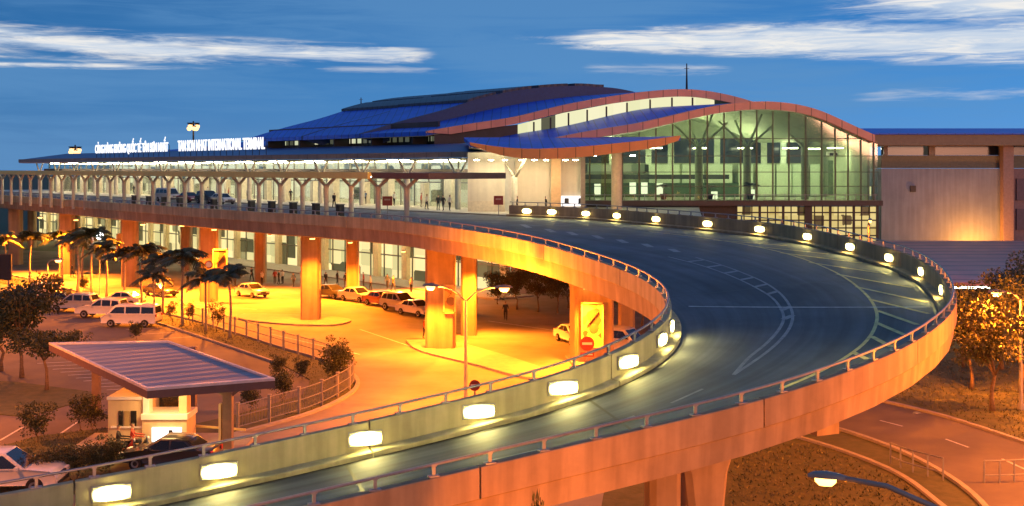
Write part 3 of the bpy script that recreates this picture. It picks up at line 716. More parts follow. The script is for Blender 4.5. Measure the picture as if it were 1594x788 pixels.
# front canopy with the dipping orange fascia
ct = [(731, 221.5), (771, 228), (809, 231.2), (847, 231.4), (900, 228.6), (952, 223.7), (990, 219.8), (1028, 215.3), (1060, 211)]
cbm = [(732, 226), (771, 240), (809, 246.4), (847, 247.8), (900, 245.4), (952, 239.5), (990, 234.5), (1028, 228.6), (1056, 219)]
CT, CB_ = prof(ct, YC, 1), prof(cbm, YC, 1)
n = min(len(CT), len(CB_)); 
def resample(P, n): c = Curve(P, .5); return [c.at(c.L*i/(n-1)) for i in range(n)]
CT, CB_ = resample(CT, 36), resample(CB_, 36)
m = MB(); bk = Vector((0, .4, 0)); m.loft([CT+CB_[::-1], [p+bk for p in CT]+[p+bk for p in CB_[::-1]]])
cf = m.wbuild('canopy_fascia', paneled('sodium_lit_terracotta', (.85, .33, .09), 1.85), T); smooth_by_angle(cf, 30)  # orange sodium light put into the terracotta colour
m = MB(); fr = [p+Vector((0, .41, -.05)) for p in CT]; bb = [Vector((p.x-1.5+i*.03, 141, 17.75+.002*i)) for i, p in enumerate(CT)]
fl = [p+Vector((0, .41, -.5)) for p in CT]; bl = [p-Vector((0, 0, .4)) for p in bb]
m.loft([fr+fl[::-1], bb+bl[::-1]]); o = m.wbuild('canopy_roof', BLUE, T); smooth_by_angle(o, 30)
m = MB(); sl = [p+Vector((0, .42, .12)) for p in CB_]; sb = [Vector((p.x-1, 137, 15.9+.02*i)) for i, p in enumerate(CB_)]
m.loft([sl, sb], close=False); m.wbuild('canopy_soffit', SOFF, T)
# downlights under the canopy
m = MB()
for x in (742, 764, 786, 812, 832, 850, 880, 896): p = at(x, 262, 122.4); m.box((p.x, p.y, 14.86), (.5, .5, .08))
for x in (925, 985): p = at(x, 262, 128); m.box((p.x, p.y, 15.4), (.5, .5, .08))
for o_ in [m.wbuild('downlight', emit('downlight_lens', (1, .86, .55), 90), T)]: o_['kind'] = 'stuff'
# round column under the canopy, and the cream end walls lit from above
m = MB(); p = at(960, 300, 133); m.lathe([(.62, FLR), (.62, 16.9)], (p.x, p.y, 0), 20); o = m.wbuild('column', mat('buff_column', (.62, .48, .32), .6), T, smooth=False); smooth_by_angle(o, 40)
def fwall(x0, x1, Y, z0, z1, name, mt, th=.3):
    a = (x0-CX)*Y/F; b = (x1-CX)*Y/F
    m = MB(); m.box(((a+b)/2, Y+th/2, (z0+z1)/2), (b-a, th, z1-z0)); return m.wbuild(name, mt, T)
fwall(728, 786, 125.0, FLR, 15.7, 'end_wall_panel', CREAM); fwall(802, 858, 126.2, FLR, 15.6, 'end_wall_panel', CREAM)
fwall(786, 802, 126.6, FLR, 15.6, 'end_wall_panel', WHITE)
fwall(858, 873, 125.6, FLR, 15.6, 'pilaster', mat('orange_buff', (.66, .42, .22), .6)); fwall(873, 904, 127, FLR, 15.6, 'end_wall_panel', CREAM)
fwall(904, 911, 126, FLR-.1, 16.0, 'wall_end_post', mat('brown_post', (.20, .16, .13), .5))
fwall(728, 786, 124.8, FLR, FLR+1.15, 'plinth', mat('plinth_stone', (.66, .58, .42), .6), .15)
m = MB(); m.box(((892-CX)*126.7/F, 126.75, 10.4), (2.6, .1, 1.1)); m.wbuild('notice_panel', emit('lit_notice', (.95, .95, 1), 1.3), T)
m = MB()
for dx, s in ((-.7, .5), (.75, .35)): m.box(((892-CX)*126.7/F+dx, 126.68, 10.42), (s, .04, .6))
m.wbuild('notice_symbol', DARK, T)
# V-shaped struts carrying the eave
m_strut = mat('strut_paint', (.58, .54, .42), .5)
VX = []
for k, t in enumerate([-6.2, 3.6, 13.4, 23.2, 33, 42.8, 52.6, 62.4, 72.2, 82, 91.8, 101.6, 111.4, 121.2, 131, 140.8]):
    nn_ = 1.2; base = E(t, nn_, FLR)
    m = MB(); m.lathe([(.34, 0), (.34, 3.55), (.2, 3.9)], base, 12); c = m.wbuild('eave_column', m_strut, T); smooth_by_angle(c, 40)
    m = MB(); nk = E(t, nn_, FLR+3.6)
    for d in (-1.9, 1.9): m.tube([nk, E(t+d, nn_, 15.1)], [.17, .12], 8)
    m.wbuild('strut', m_strut, c, smooth=True)
# departures front wall, glazed, with the lit hall behind it
m = MB(); fb(m, 6, 149, 5.6, 5.66, FLR, 14.95); m.wbuild('front_glass', GLASSC, T)
m = MB()
for k in range(49): fb(m, 6+k*2.95, 6.12+k*2.95, 5.45, 5.6, FLR, 14.95)
for z in (12.2, 13.5): fb(m, 6, 149, 5.5, 5.59, z, z+.14)
fg = T.children[-1]; m.wbuild('mullion', mat('mullion_grey', (.2, .2, .18), .4, .5), fg)
HALLB = lit_window('glowing_hall_wall', (.95, .88, .62), (.60, .54, .36), 1.5, .45, .6, .18, tuple(U))  # back wall glows by itself, standing in for the hall's lighting
m = MB(); fb(m, 4, 150, 17, 17.2, FLR, 15); m.wbuild('hall_back_wall', HALLB, T)
m = MB(); fb(m, 4, 150, 5.7, 17, 14.96, 15.0); m.wbuild('hall_ceiling', WHITE, T)
m = MB()
for k in range(14):
    fb(m, 8+k*10, 15+k*10, 7, 7.5, 14.8, 14.9); fb(m, 8+k*10, 15+k*10, 12, 12.5, 14.8, 14.9)
m.wbuild('ceiling_light', WARMCEIL, T)['kind'] = 'stuff'
m = MB()
for k in range(15): fb(m, -4+k*9.9, 0+k*9.9, 2.6, 3.2, 14.9, 15.0)
m.wbuild('soffit_light', emit('soffit_light_lens', (1, .88, .60), 44), T)['kind'] = 'stuff'
# dark beam and entrance portals in the front wall
m = MB()
fb(m, 6, 150, 5.2, 5.44, 13.0, 13.9); m.wbuild('front_beam', mat('beam_brown', (.10, .075, .06), .5), T)
PORT = mat('portal_cream', (.70, .66, .50), .5)
m = MB()
for k in range(11): fb(m, 9+k*13, 10.4+k*13, 4.4, 5.4, FLR, 13.0)
for k in range(11): fb(m, 14.6+k*13, 15.4+k*13, 4.6, 5.4, FLR, 12.2)
m.wbuild('entrance_portal', PORT, T)['kind'] = 'stuff'
PANEL_ = mat('mint_post', (.62, .72, .56), .5)
# green glass end hall
gt = [(906, 219), (955, 212.5), (1000, 205), (1066, 188), (1104, 179), (1142, 173.5), (1180, 171), (1232, 174), (1270, 185), (1308, 204), (1345, 220), (1366, 224)]
YG = 140.6
glass_end = poly_wall(gt, [(906, 312), (1366, 312)], YG, 'end_glass_wall', GLASSG, T, .05)
MULG = mat('mullion_green', (.07, .10, .065), .45, .3)
def gtop(x):
    for (a, b), (c, d) in zip(gt, gt[1:]):
        if a <= x <= c: return b+(d-b)*(x-a)/(c-a)
    return 224
m = MB()
for x in (918, 942, 969, 995, 1021, 1047, 1074, 1101, 1127, 1153, 1178, 1203, 1228, 1254, 1279, 1300, 1320, 1340, 1360):
    m.bar(at(x, gtop(x), YG-.1), at(x, 312, YG-.1), .17, .14)
for y, x0, x1 in ((243, 960, 1366), (290, 906, 1366), (216, 1000, 1345), (268, 906, 1366)): m.bar(at(x0, y, YG-.05), at(x1, y, YG-.05), .12, .09)
m.wbuild('mullion', MULG, glass_end)
m = MB(); 
for x in (1088, 1163, 1253):
    p = at(x, 0, 147); top = 14-(228-HZ)*147/F
    m.lathe([(.5, 9.9), (.5, top-.6), (.38, top)], (p.x, p.y, 0), 14)
    for dx, dy, dzz in ((-3.6, 0, 3.2), (3.6, 0, 3.0), (-1.2, 3, 4.0), (1.2, -3, 3.9)):
        e = Vector((p.x+dx, p.y+dy, min(top+dzz, 21.4))); m.tube([(p.x, p.y, top-.3), e], [.2, .13], 6)
o = m.wbuild('branching_column', mat('column_green', (.40, .45, .31), .5), T); smooth_by_angle(o, 40)
x0, x1 = (900-CX)*YG/F, (1372-CX)*YG/F
m = MB(); m.box(((x0+x1)/2, YG+11, 9.85), (x1-x0-.4, 22.6, .4)); m.wbuild('hall_floor', mat('hall_floor_tile', (.35, .36, .28), .3), T)
def bw(px0, px1, py0, py1, Y, name, mt, th=.3):
    a, b = at(px0, py0, Y), at(px1, py1, Y); m = MB(); m.box(((a.x+b.x)/2, Y+th/2, (a.z+b.z)/2), (b.x-a.x, th, a.z-b.z)); return m.wbuild(name, mt, T)
OLIVE = mat('olive_wall', (.40, .45, .30), .7, var=.2, scale=.6)
hp = [p-Vector((0, 0, .75)) for p in PB]
m = MB(); m.loft([hp+[p+Vector((0, 0, .2)) for p in hp[::-1]], [p+Vector((0, 21, 0)) for p in hp]+[p+Vector((0, 21, .2)) for p in hp[::-1]]]); o = m.wbuild('hall_ceiling', OLIVE, T); smooth_by_angle(o, 30)
wq = [p+Vector((0, 20.6, -.02)) for p in hp]+[Vector((hp[-1].x, 160.6, 9.9)), Vector((hp[0].x, 160.6, 9.9))]
m = MB(); m.loft([wq, [p+Vector((0, .3, 0)) for p in wq]]); m.wbuild('hall_end_wall', OLIVE, T)
m = MB(); m.box((hp[-1].x-.1, 151, 13.6), (.3, 20, 7.4)); m.wbuild('hall_side_wall', OLIVE, T)
bw(905, 1250, 216, 254, 152.6, 'upper_window_band', lit_window('dim_office_glass', (.10, .12, .13), (.03, .04, .06), .5, .5, .6, .3), .2)
for x_ in (948, 960, 1005, 1040, 1112, 1185, 1215): bw(x_, x_+9, 212, 256, 152.2, 'gallery_post', PANEL_, .3)
bw(905, 1010, 256, 270, 160.4, 'lit_gallery', lit_window('gallery_glow', (.95, .95, .6), (.5, .6, .35), .6, .5, .5, .2), .2)
PANEL = mat('mint_panel', (.72, .84, .64), .5, var=.05)
for a, b in ((1010, 1058), (1062, 1096), (1100, 1140), (1150, 1172), (1180, 1206), (1209, 1232), (1234, 1250), (1262, 1276)): bw(a, b, 256, 305, 159, 'mint_wall_panel', PANEL)
bw(905, 1150, 285, 309, 158, 'low_partition', mat('dark_green_panel', (.06, .12, .07), .5), .3)
bw(905, 1135, 272, 279, 152, 'gallery_beam', mat('gallery_beam_dark', (.05, .06, .05), .5), 1.2)
bw(1290, 1362, 250, 304, 156, 'shop_front', mat('shop_green', (.12, .16, .08), .6, var=.3), .3)
bw(1287, 1345, 236, 243, 154, 'window_row', WHITE, .2)
m = MB()
for k in range(6):
    a = at(1291+k*9.4, 238.4, 153.9); m.box((a.x+.3, 153.95, a.z-.15), (.5, .12, .34))
m.wbuild('small_window', DARK, T)['kind'] = 'stuff'
bw(1349, 1356, 290, 305, 150, 'lit_door', emit('lit_door_glow', (.95, .9, .5), 1.3), .2)
m = MB()
for x, y in ((930, 288), (985, 286), (1003, 286), (1027, 287), (1170, 297), (1112, 300)):
    a = at(x, y, 151); m.box((a.x, 151, a.z-.6), (.8, .3, 1.5))
m.wbuild('lit_counter', emit('counter_glow', (.95, .98, .85), 1.6), T)['kind'] = 'stuff'
for i, (x, y) in enumerate(((1035, 292), (1104, 292), (1168, 291))):       # potted palms inside the hall
    pass
# floor band and dark railing in front of the hall
m = MB(); a, b = at(906, 312, YG-.6), at(1370, 320, YG-.6); m.box(((a.x+b.x)/2, YG-.9, (a.z+b.z)/2), (b.x-a.x, 1.6, a.z-b.z)); m.wbuild('floor_edge', mat('floor_edge_dark', (.05, .04, .04), .5), T)
m = MB()
for k in range(30):
    p = at(910+k*15.6, 312, YG-1.6); m.box((p.x, p.y, p.z+.35), (.07, .07, .9))
p, q = at(910, 303.5, YG-1.6), at(1366, 303.5, YG-1.6); m.bar(p, q, .08)
m.wbuild('railing', GREY, T)
# lit windows of the level below, at the right
LOW = lit_window('lower_level_glass', (1, .80, .30), (.75, .58, .18), .75, .9, .8, .05)
lw = bw(1146, 1366, 322, 430, YG, 'lower_glass', LOW, .1)
m = MB()
for k in range(19):
    x = 1146+k*12.2; m.bar(at(x, 320, YG-.1), at(x, 430, YG-.1), .30 if k % 3 == 0 else .13, .12)
for y in (331, 343, 355, 367, 380): m.bar(at(1146, y, YG-.1), at(1366, y, YG-.1), .10, .16)
m.bar(at(1258, 320, YG-.25), at(1258, 430, YG-.25), .9, .3)
m.wbuild('glazing_bar', DARK, lw)
bw(900, 1146, 318, 430, YG-.1, 'lower_wall', mat('lower_wall_dark', (.08, .07, .06), .7), .3)
# arrivals level under the viaduct
ARR = lit_window('arrivals_glass', (1, .80, .36), (.62, .55, .24), 1.15, .42, .5, .2, tuple(U))
m = MB(); fb(m, -2, 150, 4.2, 4.4, 0, FLR-1.3); m.wbuild('arrivals_glass', ARR, T)
m = MB()
for k in range(24): fb(m, -2+k*6.3, -.9+k*6.3, 3.6, 4.19, 0, FLR-1.3)
m.wbuild('arrivals_column', mat('arrivals_cream', (.70, .60, .36), .6, var=.12), T)['kind'] = 'stuff'
m = MB()
for k in range(50): fb(m, -2+k*3.05, -1.85+k*3.05, 4.05, 4.18, 0, FLR-1.3)
for z in (2.9, 4.4, 6.2): fb(m, -2, 150, 4.08, 4.17, z, z+.16)
m.wbuild('arrivals_mullion', mat('arrivals_frame', (.14, .13, .09), .5), T.children[-2])
m = MB(); fb(m, -2, 150, 3.3, 4.0, 6.6, 7.4); m.wbuild('arrivals_fascia', mat('arrivals_sign_band', (.24, .28, .17), .5), T)
# end wall of arrivals, frontal, to the right
m = MB(); a = E(-2, 4.2, 0); m.box((a.x+8, a.y+.2, 4), (16, .3, 8)); m.wbuild('arrivals_end_wall', mat('arrivals_pale', (.68, .66, .50), .6), T)
m = MB(); fb(m, -6, 150, -1.4, 4.2, 0, .16); m.wbuild('arrivals_pavement', KERB, T)
m = MB()
for k in range(16): fb(m, 0+k*9.4, 4+k*9.4, -1.2, -.6, FLR-1.5, FLR-1.38); fb(m, 1+k*9.4, 4+k*9.4, 2.0, 2.4, FLR-1.5, FLR-1.38)  # glow strips added under the slab to brighten the arrivals foot
m.wbuild('arrivals_fill_light', emit('arrivals_fill_glow', (1, .82, .46), 30), T)['kind'] = 'stuff'
# hall lighting
for x, Y_ in ((950, 149), (1020, 149), (1090, 150), (1160, 150), (1230, 150), (1300, 149), (985, 155), (1055, 155), (1125, 155), (1195, 155), (1265, 155), (1330, 155)):
    p = at(x, 0, Y_); m = MB(); m.box((p.x, p.y, 16.6), (1.6, 1.6, .12)); o = m.wbuild('hall_lamp', emit('hall_lamp_lens', (1, .96, .76), 33), T)
# ---------------------------------------------------------------- right-hand block
blk = thing('side_building', 'plain grey-purple flat-fronted building with a dark ribbon window, right of the glass hall', 'building', at(1470, 262, 150)-Vector((0, 0, 14)))
def bb2(px0, px1, py0, py1, Y, name, mt, par=blk, th=.3, zmin=None):
    a, b = at(px0, py0, Y), at(px1, py1, Y); z0 = b.z if zmin is None else zmin
    m = MB(); m.box(((a.x+b.x)/2, Y+th/2, (a.z+z0)/2), (b.x-a.x, th, a.z-z0)); return m.wbuild(name, mt, par)
bb2(1372, 1562, 262.5, 400, 149, 'wall', PURW, th=9, zmin=0)
bb2(1372, 1700, 242, 262, 149.3, 'parapet_band', mat('grey_green_band', (.20, .21, .16), .7, var=.15), th=8.5)
wn = bb2(1372, 1700, 227, 241.8, 150.4, 'ribbon_window', lit_window('dim_ribbon_glass', (.10, .09, .07), (.015, .015, .02), .35, .3, .5, .7), th=.2)
m = MB()
for x in (1378, 1450, 1560): p = at(x, 227, 149.6); q = at(x, 242, 149.6); m.bar(p, q, .8 if x > 1400 else .5, .5)
m.wbuild('window_post', mat('post_grey', (.26, .23, .21), .6), wn)
m = MB(); a, b = at(1352, 210, 146.5), at(1760, 226.5, 146.5)
rings = [[Vector((x, y, z)) for y, z in ((146.5, a.z), (146.5, b.z), (156, b.z), (170, a.z+.2))] for x in (a.x, b.x)]
m.loft(rings); m.wbuild('roof_slab', mat('brown_soffit', (.26, .19, .12), .5), blk)
m = MB(); a2 = at(1350, 209.6, 146.3); m.loft([[Vector((x, y, z)) for y, z in ((146.2, a2.z), (146.2, a2.z+.14), (170, a2.z+1.6), (170, a2.z+.4))] for x in (a2.x, b.x)]); m.wbuild('roof', BLUE, blk)
bb2(1562, 1578, 226.8, 400, 148, 'corner_column', mat('pink_column', (.36, .27, .25), .7), th=1.2, zmin=0)
wing = bb2(1578, 1720, 262.5, 400, 149.2, 'wing_wall', mat('pink_wall', (.32, .22, .22), .7), th=9, zmin=0)
m = MB()
for y0, y1 in ((278, 312), (325, 358)):
    a, b = at(1582, y0, 149.1), at(1660, y1, 149.1); m.box(((a.x+b.x)/2, 149.1, (a.z+b.z)/2), (b.x-a.x, .3, a.z-b.z))
m.wbuild('recessed_panel', mat('recess_purple', (.17, .13, .16), .6), wing)
m = MB(); p = at(1421, 294, 148.95); m.box((p.x, 148.9, p.z), (.7, .2, .8)); m.wbuild('vent', mat('vent_dark', (.07, .07, .07), .6), blk)
m = MB(); p = at(1540, 380, 148.8); m.box((p.x, 148.85, p.z), (2.6, .3, .55)); m.wbuild('low_vent', DARK, blk)
# low ribbed-roof walkway in front of it
wk = thing('covered_walkway', 'low covered walkway with a wide ribbed pinkish metal roof beside the ramp bend', 'shelter', (44, 112, 0))
m = MB()
y0, y1 = 91., 134.; zr0, zr1 = 5.0, 5.6
rr = [[Vector((x, y, z)) for y, z in ((y0, zr0), (y1, zr1), (y1, zr1-.25), (y0, zr0-.25))] for x in (31., 90.)]
m.loft(rr); m.wbuild('roof', ribbed('pink_ribbed_roof', (.92, .42, .36), (.26, .12, .12), (0, 1, 0), 1.9), wk)
for x in (34, 44, 54, 64, 74):
    for y in (92.5, 112): m = MB(); m.box((x, y, 2.35), (.25, .25, 4.7)); m.wbuild('post', GREY, wk)
for px in (1500, 1527, 1590): 
    p = at(px, 446, 91.6); m = MB(); m.box((p.x, p.y, 4.55), (1.3, .25, .14)); m.wbuild('ceiling_light', emit('tube_lens', (.95, 1, .70), 22), wk)
# ---------------------------------------------------------------- drop-off canopy along the ramp edge
S600 = ipx(600, 0)
ci = off(IC, S600, -1.6, 0, 1); ci.z = 0      # just behind the inner parapet
can = thing('drop_off_canopy', 'long flat drop-off canopy with yellow-green lit edge on a row of forked columns', 'canopy', ci-U*60)
def G(t, n, z): p = ci-U*t+NN*n; return Vector((p.x, p.y, z))
def gb(mb, t0, t1, n0, n1, z0, z1): mb.prism([G(t0, n0, 0).xy, G(t1, n0, 0).xy, G(t1, n1, 0).xy, G(t0, n1, 0).xy], z0, z1); return mb
m = MB(); gb(m, 3.4, 155, -1.0, 6.5, 13.42, 13.62); gb(m, 3.4, 155, -1.25, -.95, 13.18, 13.70); m.wbuild('roof', mat('lit_edge_tint', (.62, .62, .20), .5, var=.08), can)  # roof colour brightened to carry the light on its edge
m = MB(); gb(m, -4, 3.38, -.9, 6.4, 13.2, 13.66); m.wbuild('unlit_end_roof', mat('unlit_canopy', (.11, .075, .06), .5), can)  # unlit end of the canopy, its shade put into the brown
m = MB(); gb(m, 3.5, 154.8, -.9, 6.4, 13.36, 13.41); m.wbuild('soffit', SOFF, can)
for k in range(19): m = MB(); gb(m, 5+k*8, 7.2+k*8, 1.6, 1.9, 13.28, 13.34); m.wbuild('soffit_light', MATS['soffit_light_lens'], can)
colm = mat('column_grey', (.40, .42, .36), .55)
SP = 3.78
cm = MB(); cm.lathe([(.2, 0), (.2, 3.25), (.26, 3.45)], (0, 0, 0), 10); cme = cm.mesh('column', colm)
am = MB()
for d in (-1.35, 1.35): am.bar((0, 0, 3.35), tuple(-U*d+Vector((0, 0, 4.12))), .16, .22)
ame = am.mesh('fork', colm)
for k in range(41):
    p = G(k*SP, 0, 9.12); o = bpy.data.objects.new('column', cme); COL.objects.link(o); o.parent = can; o.location = p-can.location
    f = bpy.data.objects.new('fork', ame); COL.objects.link(f); f.parent = o
# grey service cabinets beside some columns
cab = None
for k, t in enumerate((2.5, 3.5, 4.5, 5.5, 6.5, 8.5, 10.5, 11.5, 12.5, 13.5)):
    p = G(t*SP+1.2, .9, 9.12)
    if cab is None:
        cab = thing('service_cabinet', '', 'cabinet', p, ang); m = MB(); m.box((0, 0, .95), (.55, .5, 1.8)); b_ = m.build('body', DARK, cab); bevel(b_, .03)
        m = MB(); m.box((0, 0, 1.89), (.62, .57, .08)); m.build('lid', GREY, cab); m = MB(); m.box((0, 0, .025), (.6, .55, .05)); m.build('base', GREY, cab)
        o = cab
    else: o = dup(cab, p)
    o['label'] = '%s dark upright service cabinet from the near end of the drop-off canopy' % ORD[k]; o['group'] = 'service cabinets by the canopy columns'
# ---------------------------------------------------------------- roof signs
def text_mesh(body, name, length, height, th=.12):
    c = bpy.data.curves.new('letters', 'FONT'); c.body = body; c.size = 1; c.extrude = .06; c.offset = .012; c.resolution_u = 3
    o = bpy.data.objects.new('letters', c); COL.objects.link(o); dg = bpy.context.evaluated_depsgraph_get(); dg.update()
    me = bpy.data.meshes.new_from_object(o.evaluated_get(dg)); bpy.data.objects.remove(o); bpy.data.curves.remove(c)
    xs = [v.co.x for v in me.vertices]; w_ = max(xs)-min(xs); x0 = min(xs)
    capz = .72
    for v in me.vertices: v.co = Vector(((v.co.x-x0)/w_*length, -v.co.z/.06*th/2, v.co.y/capz*height))
    me.name = name; me.materials.clear(); me.materials.append(LETTER); return me
def roof_sign(t_right, t_left, body, label, z, h):
    p = E(t_left, .9, z); L_ = t_left-t_right
    o = thing('rooftop_sign', label, 'sign', p, ang)
    t = bpy.data.objects.new('lettering', text_mesh(body, 'lettering', L_, h)); COL.objects.link(t); t.parent = o
    m = MB()
    for zz in (.25, h*.75): m.bar((0, .2, zz), (L_, .2, zz), .07)
    k = int(L_/2)
    for i in range(k+1): m.box((i*L_/k, .26, -.35), (.07, .07, h+1.2)); 
    m.build('sign_frame', DARK, o)
roof_sign(79.5, 110.5, 'CẢNG HÀNG KHÔNG QUỐC TẾ TÂN SƠN NHẤT', 'Vietnamese airport name in lit white rooftop letters, left of the English one', 16.75, 1.55)
roof_sign(47.6, 75.8, 'TAN SON NHAT INTERNATIONAL TERMINAL', 'lit white English rooftop letters TAN SON NHAT INTERNATIONAL TERMINAL', 16.75, 1.75)
# ---------------------------------------------------------------- masts
def mast(px, top, bot, Y, label):
    a, b = at(px, top, Y), at(px, bot, Y); o = thing('radio_mast', label, 'mast', b); h = a.z-b.z
    m = MB(); m.tube([(0, 0, 0), (0, 0, h)], [.16, .07], 8); m.build('pole', DARK, o)
    m = MB(); m.box((0, 0, .06), (.7, .7, .12)); m.build('base_plate', DARK, o)
    m = MB(); m.bar((-.35, 0, h*.82), (.35, 0, h*.82), .06); m.build('crossbar', DARK, o)
mast(1069, 99, 142, 158, 'tall thin mast on top of the highest right-hand wave roof'); mast(562, 152, 170, 215, 'short thin mast on the far left wave roofs')
def floodmast(px, py, Y, label, kx=1.):
    a = at(px, py, Y); o = thing('floodlight_mast', label, 'floodlight', (a.x, Y, 0)); h = a.z
    m = MB(); m.tube([(0, 0, 0), (0, 0, h+.5)], [.4, .18], 8); m.build('pole', DARK, o, True)
    m = MB(); m.lathe([(1.5, h-.1), (1.5, h+.1)], (0, 0, 0), 12); m.build('lamp_ring', DARK, o)
    for k in range(6):
        t = k*math.pi/3; c = (.95*math.cos(t), .95*math.sin(t)-.1, h-.6-(k % 2)*.5)
        m = MB(); m.box((c[0], c[1], c[2]+.35), (.8, .6, .3)); f = m.build('floodlight_head', DARK, o)
        m = MB(); m.lathe([(.05, -.62), (.42, -.5), (.62, -.1), (.55, .2), (.3, .36)], (c[0], c[1], c[2]-.1), 10); m.build('lens', emit('flood_lens', (1, .56, .20), 2.3), f, True)
floodmast(301, 192, 275, 'taller glowing floodlight mast rising behind the English roof letters'); floodmast(117, 229, 275, 'lower glowing floodlight mast behind the far left roof tip')
# ================================================================ street lamps
def lamp_head(par, p, d, size, power, lens=SODIUM, col=NA, r=.16, down=True, name='lamp_head', light=True, kind='SPOT'):
    """cobra head at p (parent frame) pointing along d (horizontal)"""
    d = Vector(d).normalized(); a = math.atan2(d.y, d.x)
    m = MB(); M_ = Matrix.Rotation(a, 3, 'Z'); rings = []
    for x, w, h, dz in ((-.1, .10, .09, 0), (.15, .2, .15, .03), (.5, .30, .19, .05), (.85, .26, .15, .04), (1.0, .12, .07, .01)):
        rings.append([Vector(p)+M_ @ Vector((x*size, y*w*size, z*h*size+dz*size)) for y, z in ((-.5, -.35), (-.5, .2), (-.25, .6), (.25, .6), (.5, .2), (.5, -.35))])
    m.loft(rings); h = m.build(name, GREY, par); smooth_by_angle(h, 50)
    m = MB(); rings = []
    for z, k in ((-.02, 1), (-.14, .95), (-.24, .6)):
        rings.append([Vector(p)+M_ @ Vector(((.52+.3*k*math.cos(t))*size, .12*k*math.sin(t)*size, z*size)) for t in [i*math.pi/5 for i in range(10)]])
    m.loft(rings); m.build('lens', lens, h, True)
    if light:
        q = Vector(p)+M_ @ Vector((.52*size, 0, -.3*size)); lamp(kind, q, col, power, par, r, None, R(168), .45)
    return h
def street_lamp(x, y, hz, arms, label, power, size=.9, arm=1.8, rise=.7, col=NA, lens=SODIUM, group='street lamps', z0=0., kind='SPOT'):
    o = thing('street_lamp', label, 'street lamp', (x, y, z0), 0, group)
    m = MB(); m.lathe([(.2, 0), (.2, .3), (.12, .4), (.075, hz)], (0, 0, 0), 10); p = m.build('pole', GREY, o); smooth_by_angle(p, 50)
    for a in arms:
        d = Vector((math.cos(a), math.sin(a), 0)); m = MB()
        m.tube([Vector((0, 0, hz-.1)), d*arm*.3+Vector((0, 0, hz+rise*.55)), d*arm*.7+Vector((0, 0, hz+rise*.92)), d*arm+Vector((0, 0, hz+rise))], .05, 7)
        m.build('arm', GREY, o, True); lamp_head(o, d*arm+Vector((0, 0, hz+rise)), d, size, power, lens, col, kind=kind)
    return o
PW = 2.2
p = at(725, 0, 68); street_lamp(p.x, 68, 6.25, (R(160), R(-4)), 'tall twin-arm street lamp with bright sodium heads standing inside the ramp loop', 5200*PW, 1.0, 1.75, .75, kind='POINT')
# lamp close to the camera at the lower right, its pole below the frame
p = at(1276, 742, 20); street_lamp(p.x+2.6, 19.2, p.z-.95, (R(163),), 'single-arm street lamp at the bottom right, its glowing head seen from just above', 900*PW, .62, 2.3, .95)
p = at(1352, 342, 90); street_lamp(p.x, 90, p.z-.3, (R(-100),), 'slim street lamp with an orange glow against the corner of the glass hall', 700*PW, .9, .5, .3)
p = at(1565, 455, 67); street_lamp(p.x+.9, 67, p.z-.4, (R(180),), 'street lamp among the trees at the right edge of the ramp bend', 8600*PW, 1.0, .9, .4, kind='POINT')
p = at(74, 405, 122); street_lamp(p.x, 122, p.z-.3, (R(10),), 'low street lamp glowing beyond the parked cars at far left', 2600*PW, 1.1, .5, .3)
for (x, y, l, pw, hh, sc_) in ((-9, 20.5, 'left of the camera', 2600, 4.5, 0), (3, 25, 'straight below the camera view', 2300, 4.5, 0), (17, 31, 'right of the camera', 2600, 4.7, 0)):  # lamps out of view, added to light the outer ramp face from below
    street_lamp(x, y, hh, (R(95),), 'added unseen low lamp beside the near ramp, '+l, pw*PW*.62, .7, .8, .3, kind='POINT')
for (x, y, l, pw, hh) in ((-34, 58, 'added unseen street lamp at the far left of the car park, outside the trees', 6500, 8.5), (-30, 84, 'street lamp standing among the parked cars', 3200, 8.5), (24, 40, 'added unseen street lamp on the verge right of the access road', 9500, 7.5), (37, 66, 'added unseen street lamp beyond the right edge of the trees', 9000, 8), (30, 50, 'added unseen street lamp beside the access road beyond the right edge', 9000, 8), (-46, 92, 'added unseen street lamp left of the parked row', 6500, 9), (-27, 44, 'added unseen street lamp left of the toll booth', 2200, 8)):  # lamps out of view, added to light the car park and right road
    if l.startswith('street lamp standing'): continue
    street_lamp(x, y, hh, (R(20) if x < 0 else R(170),), l, pw*PW*(.7 if x == 24 else 1), kind='POINT' if x == 24 else 'SPOT')
g = thing('globe_lamp', 'white globe lamp shining under the left part of the viaduct', 'lamp', (at(155, 367, 128).x, 128, 0), 0, 'street lamps'); hh = at(155, 367, 128).z
m = MB(); m.lathe([(.12, 0), (.06, .4), (.06, hh-.4)], (0, 0, 0), 8); m.build('pole', GREY, g)
m = MB(); m.lathe([(.04, hh-.4), (.3, hh-.3), (.42, hh), (.3, hh+.3), (.05, hh+.42)], (0, 0, 0), 14); m.build('globe', COOL, g, True)
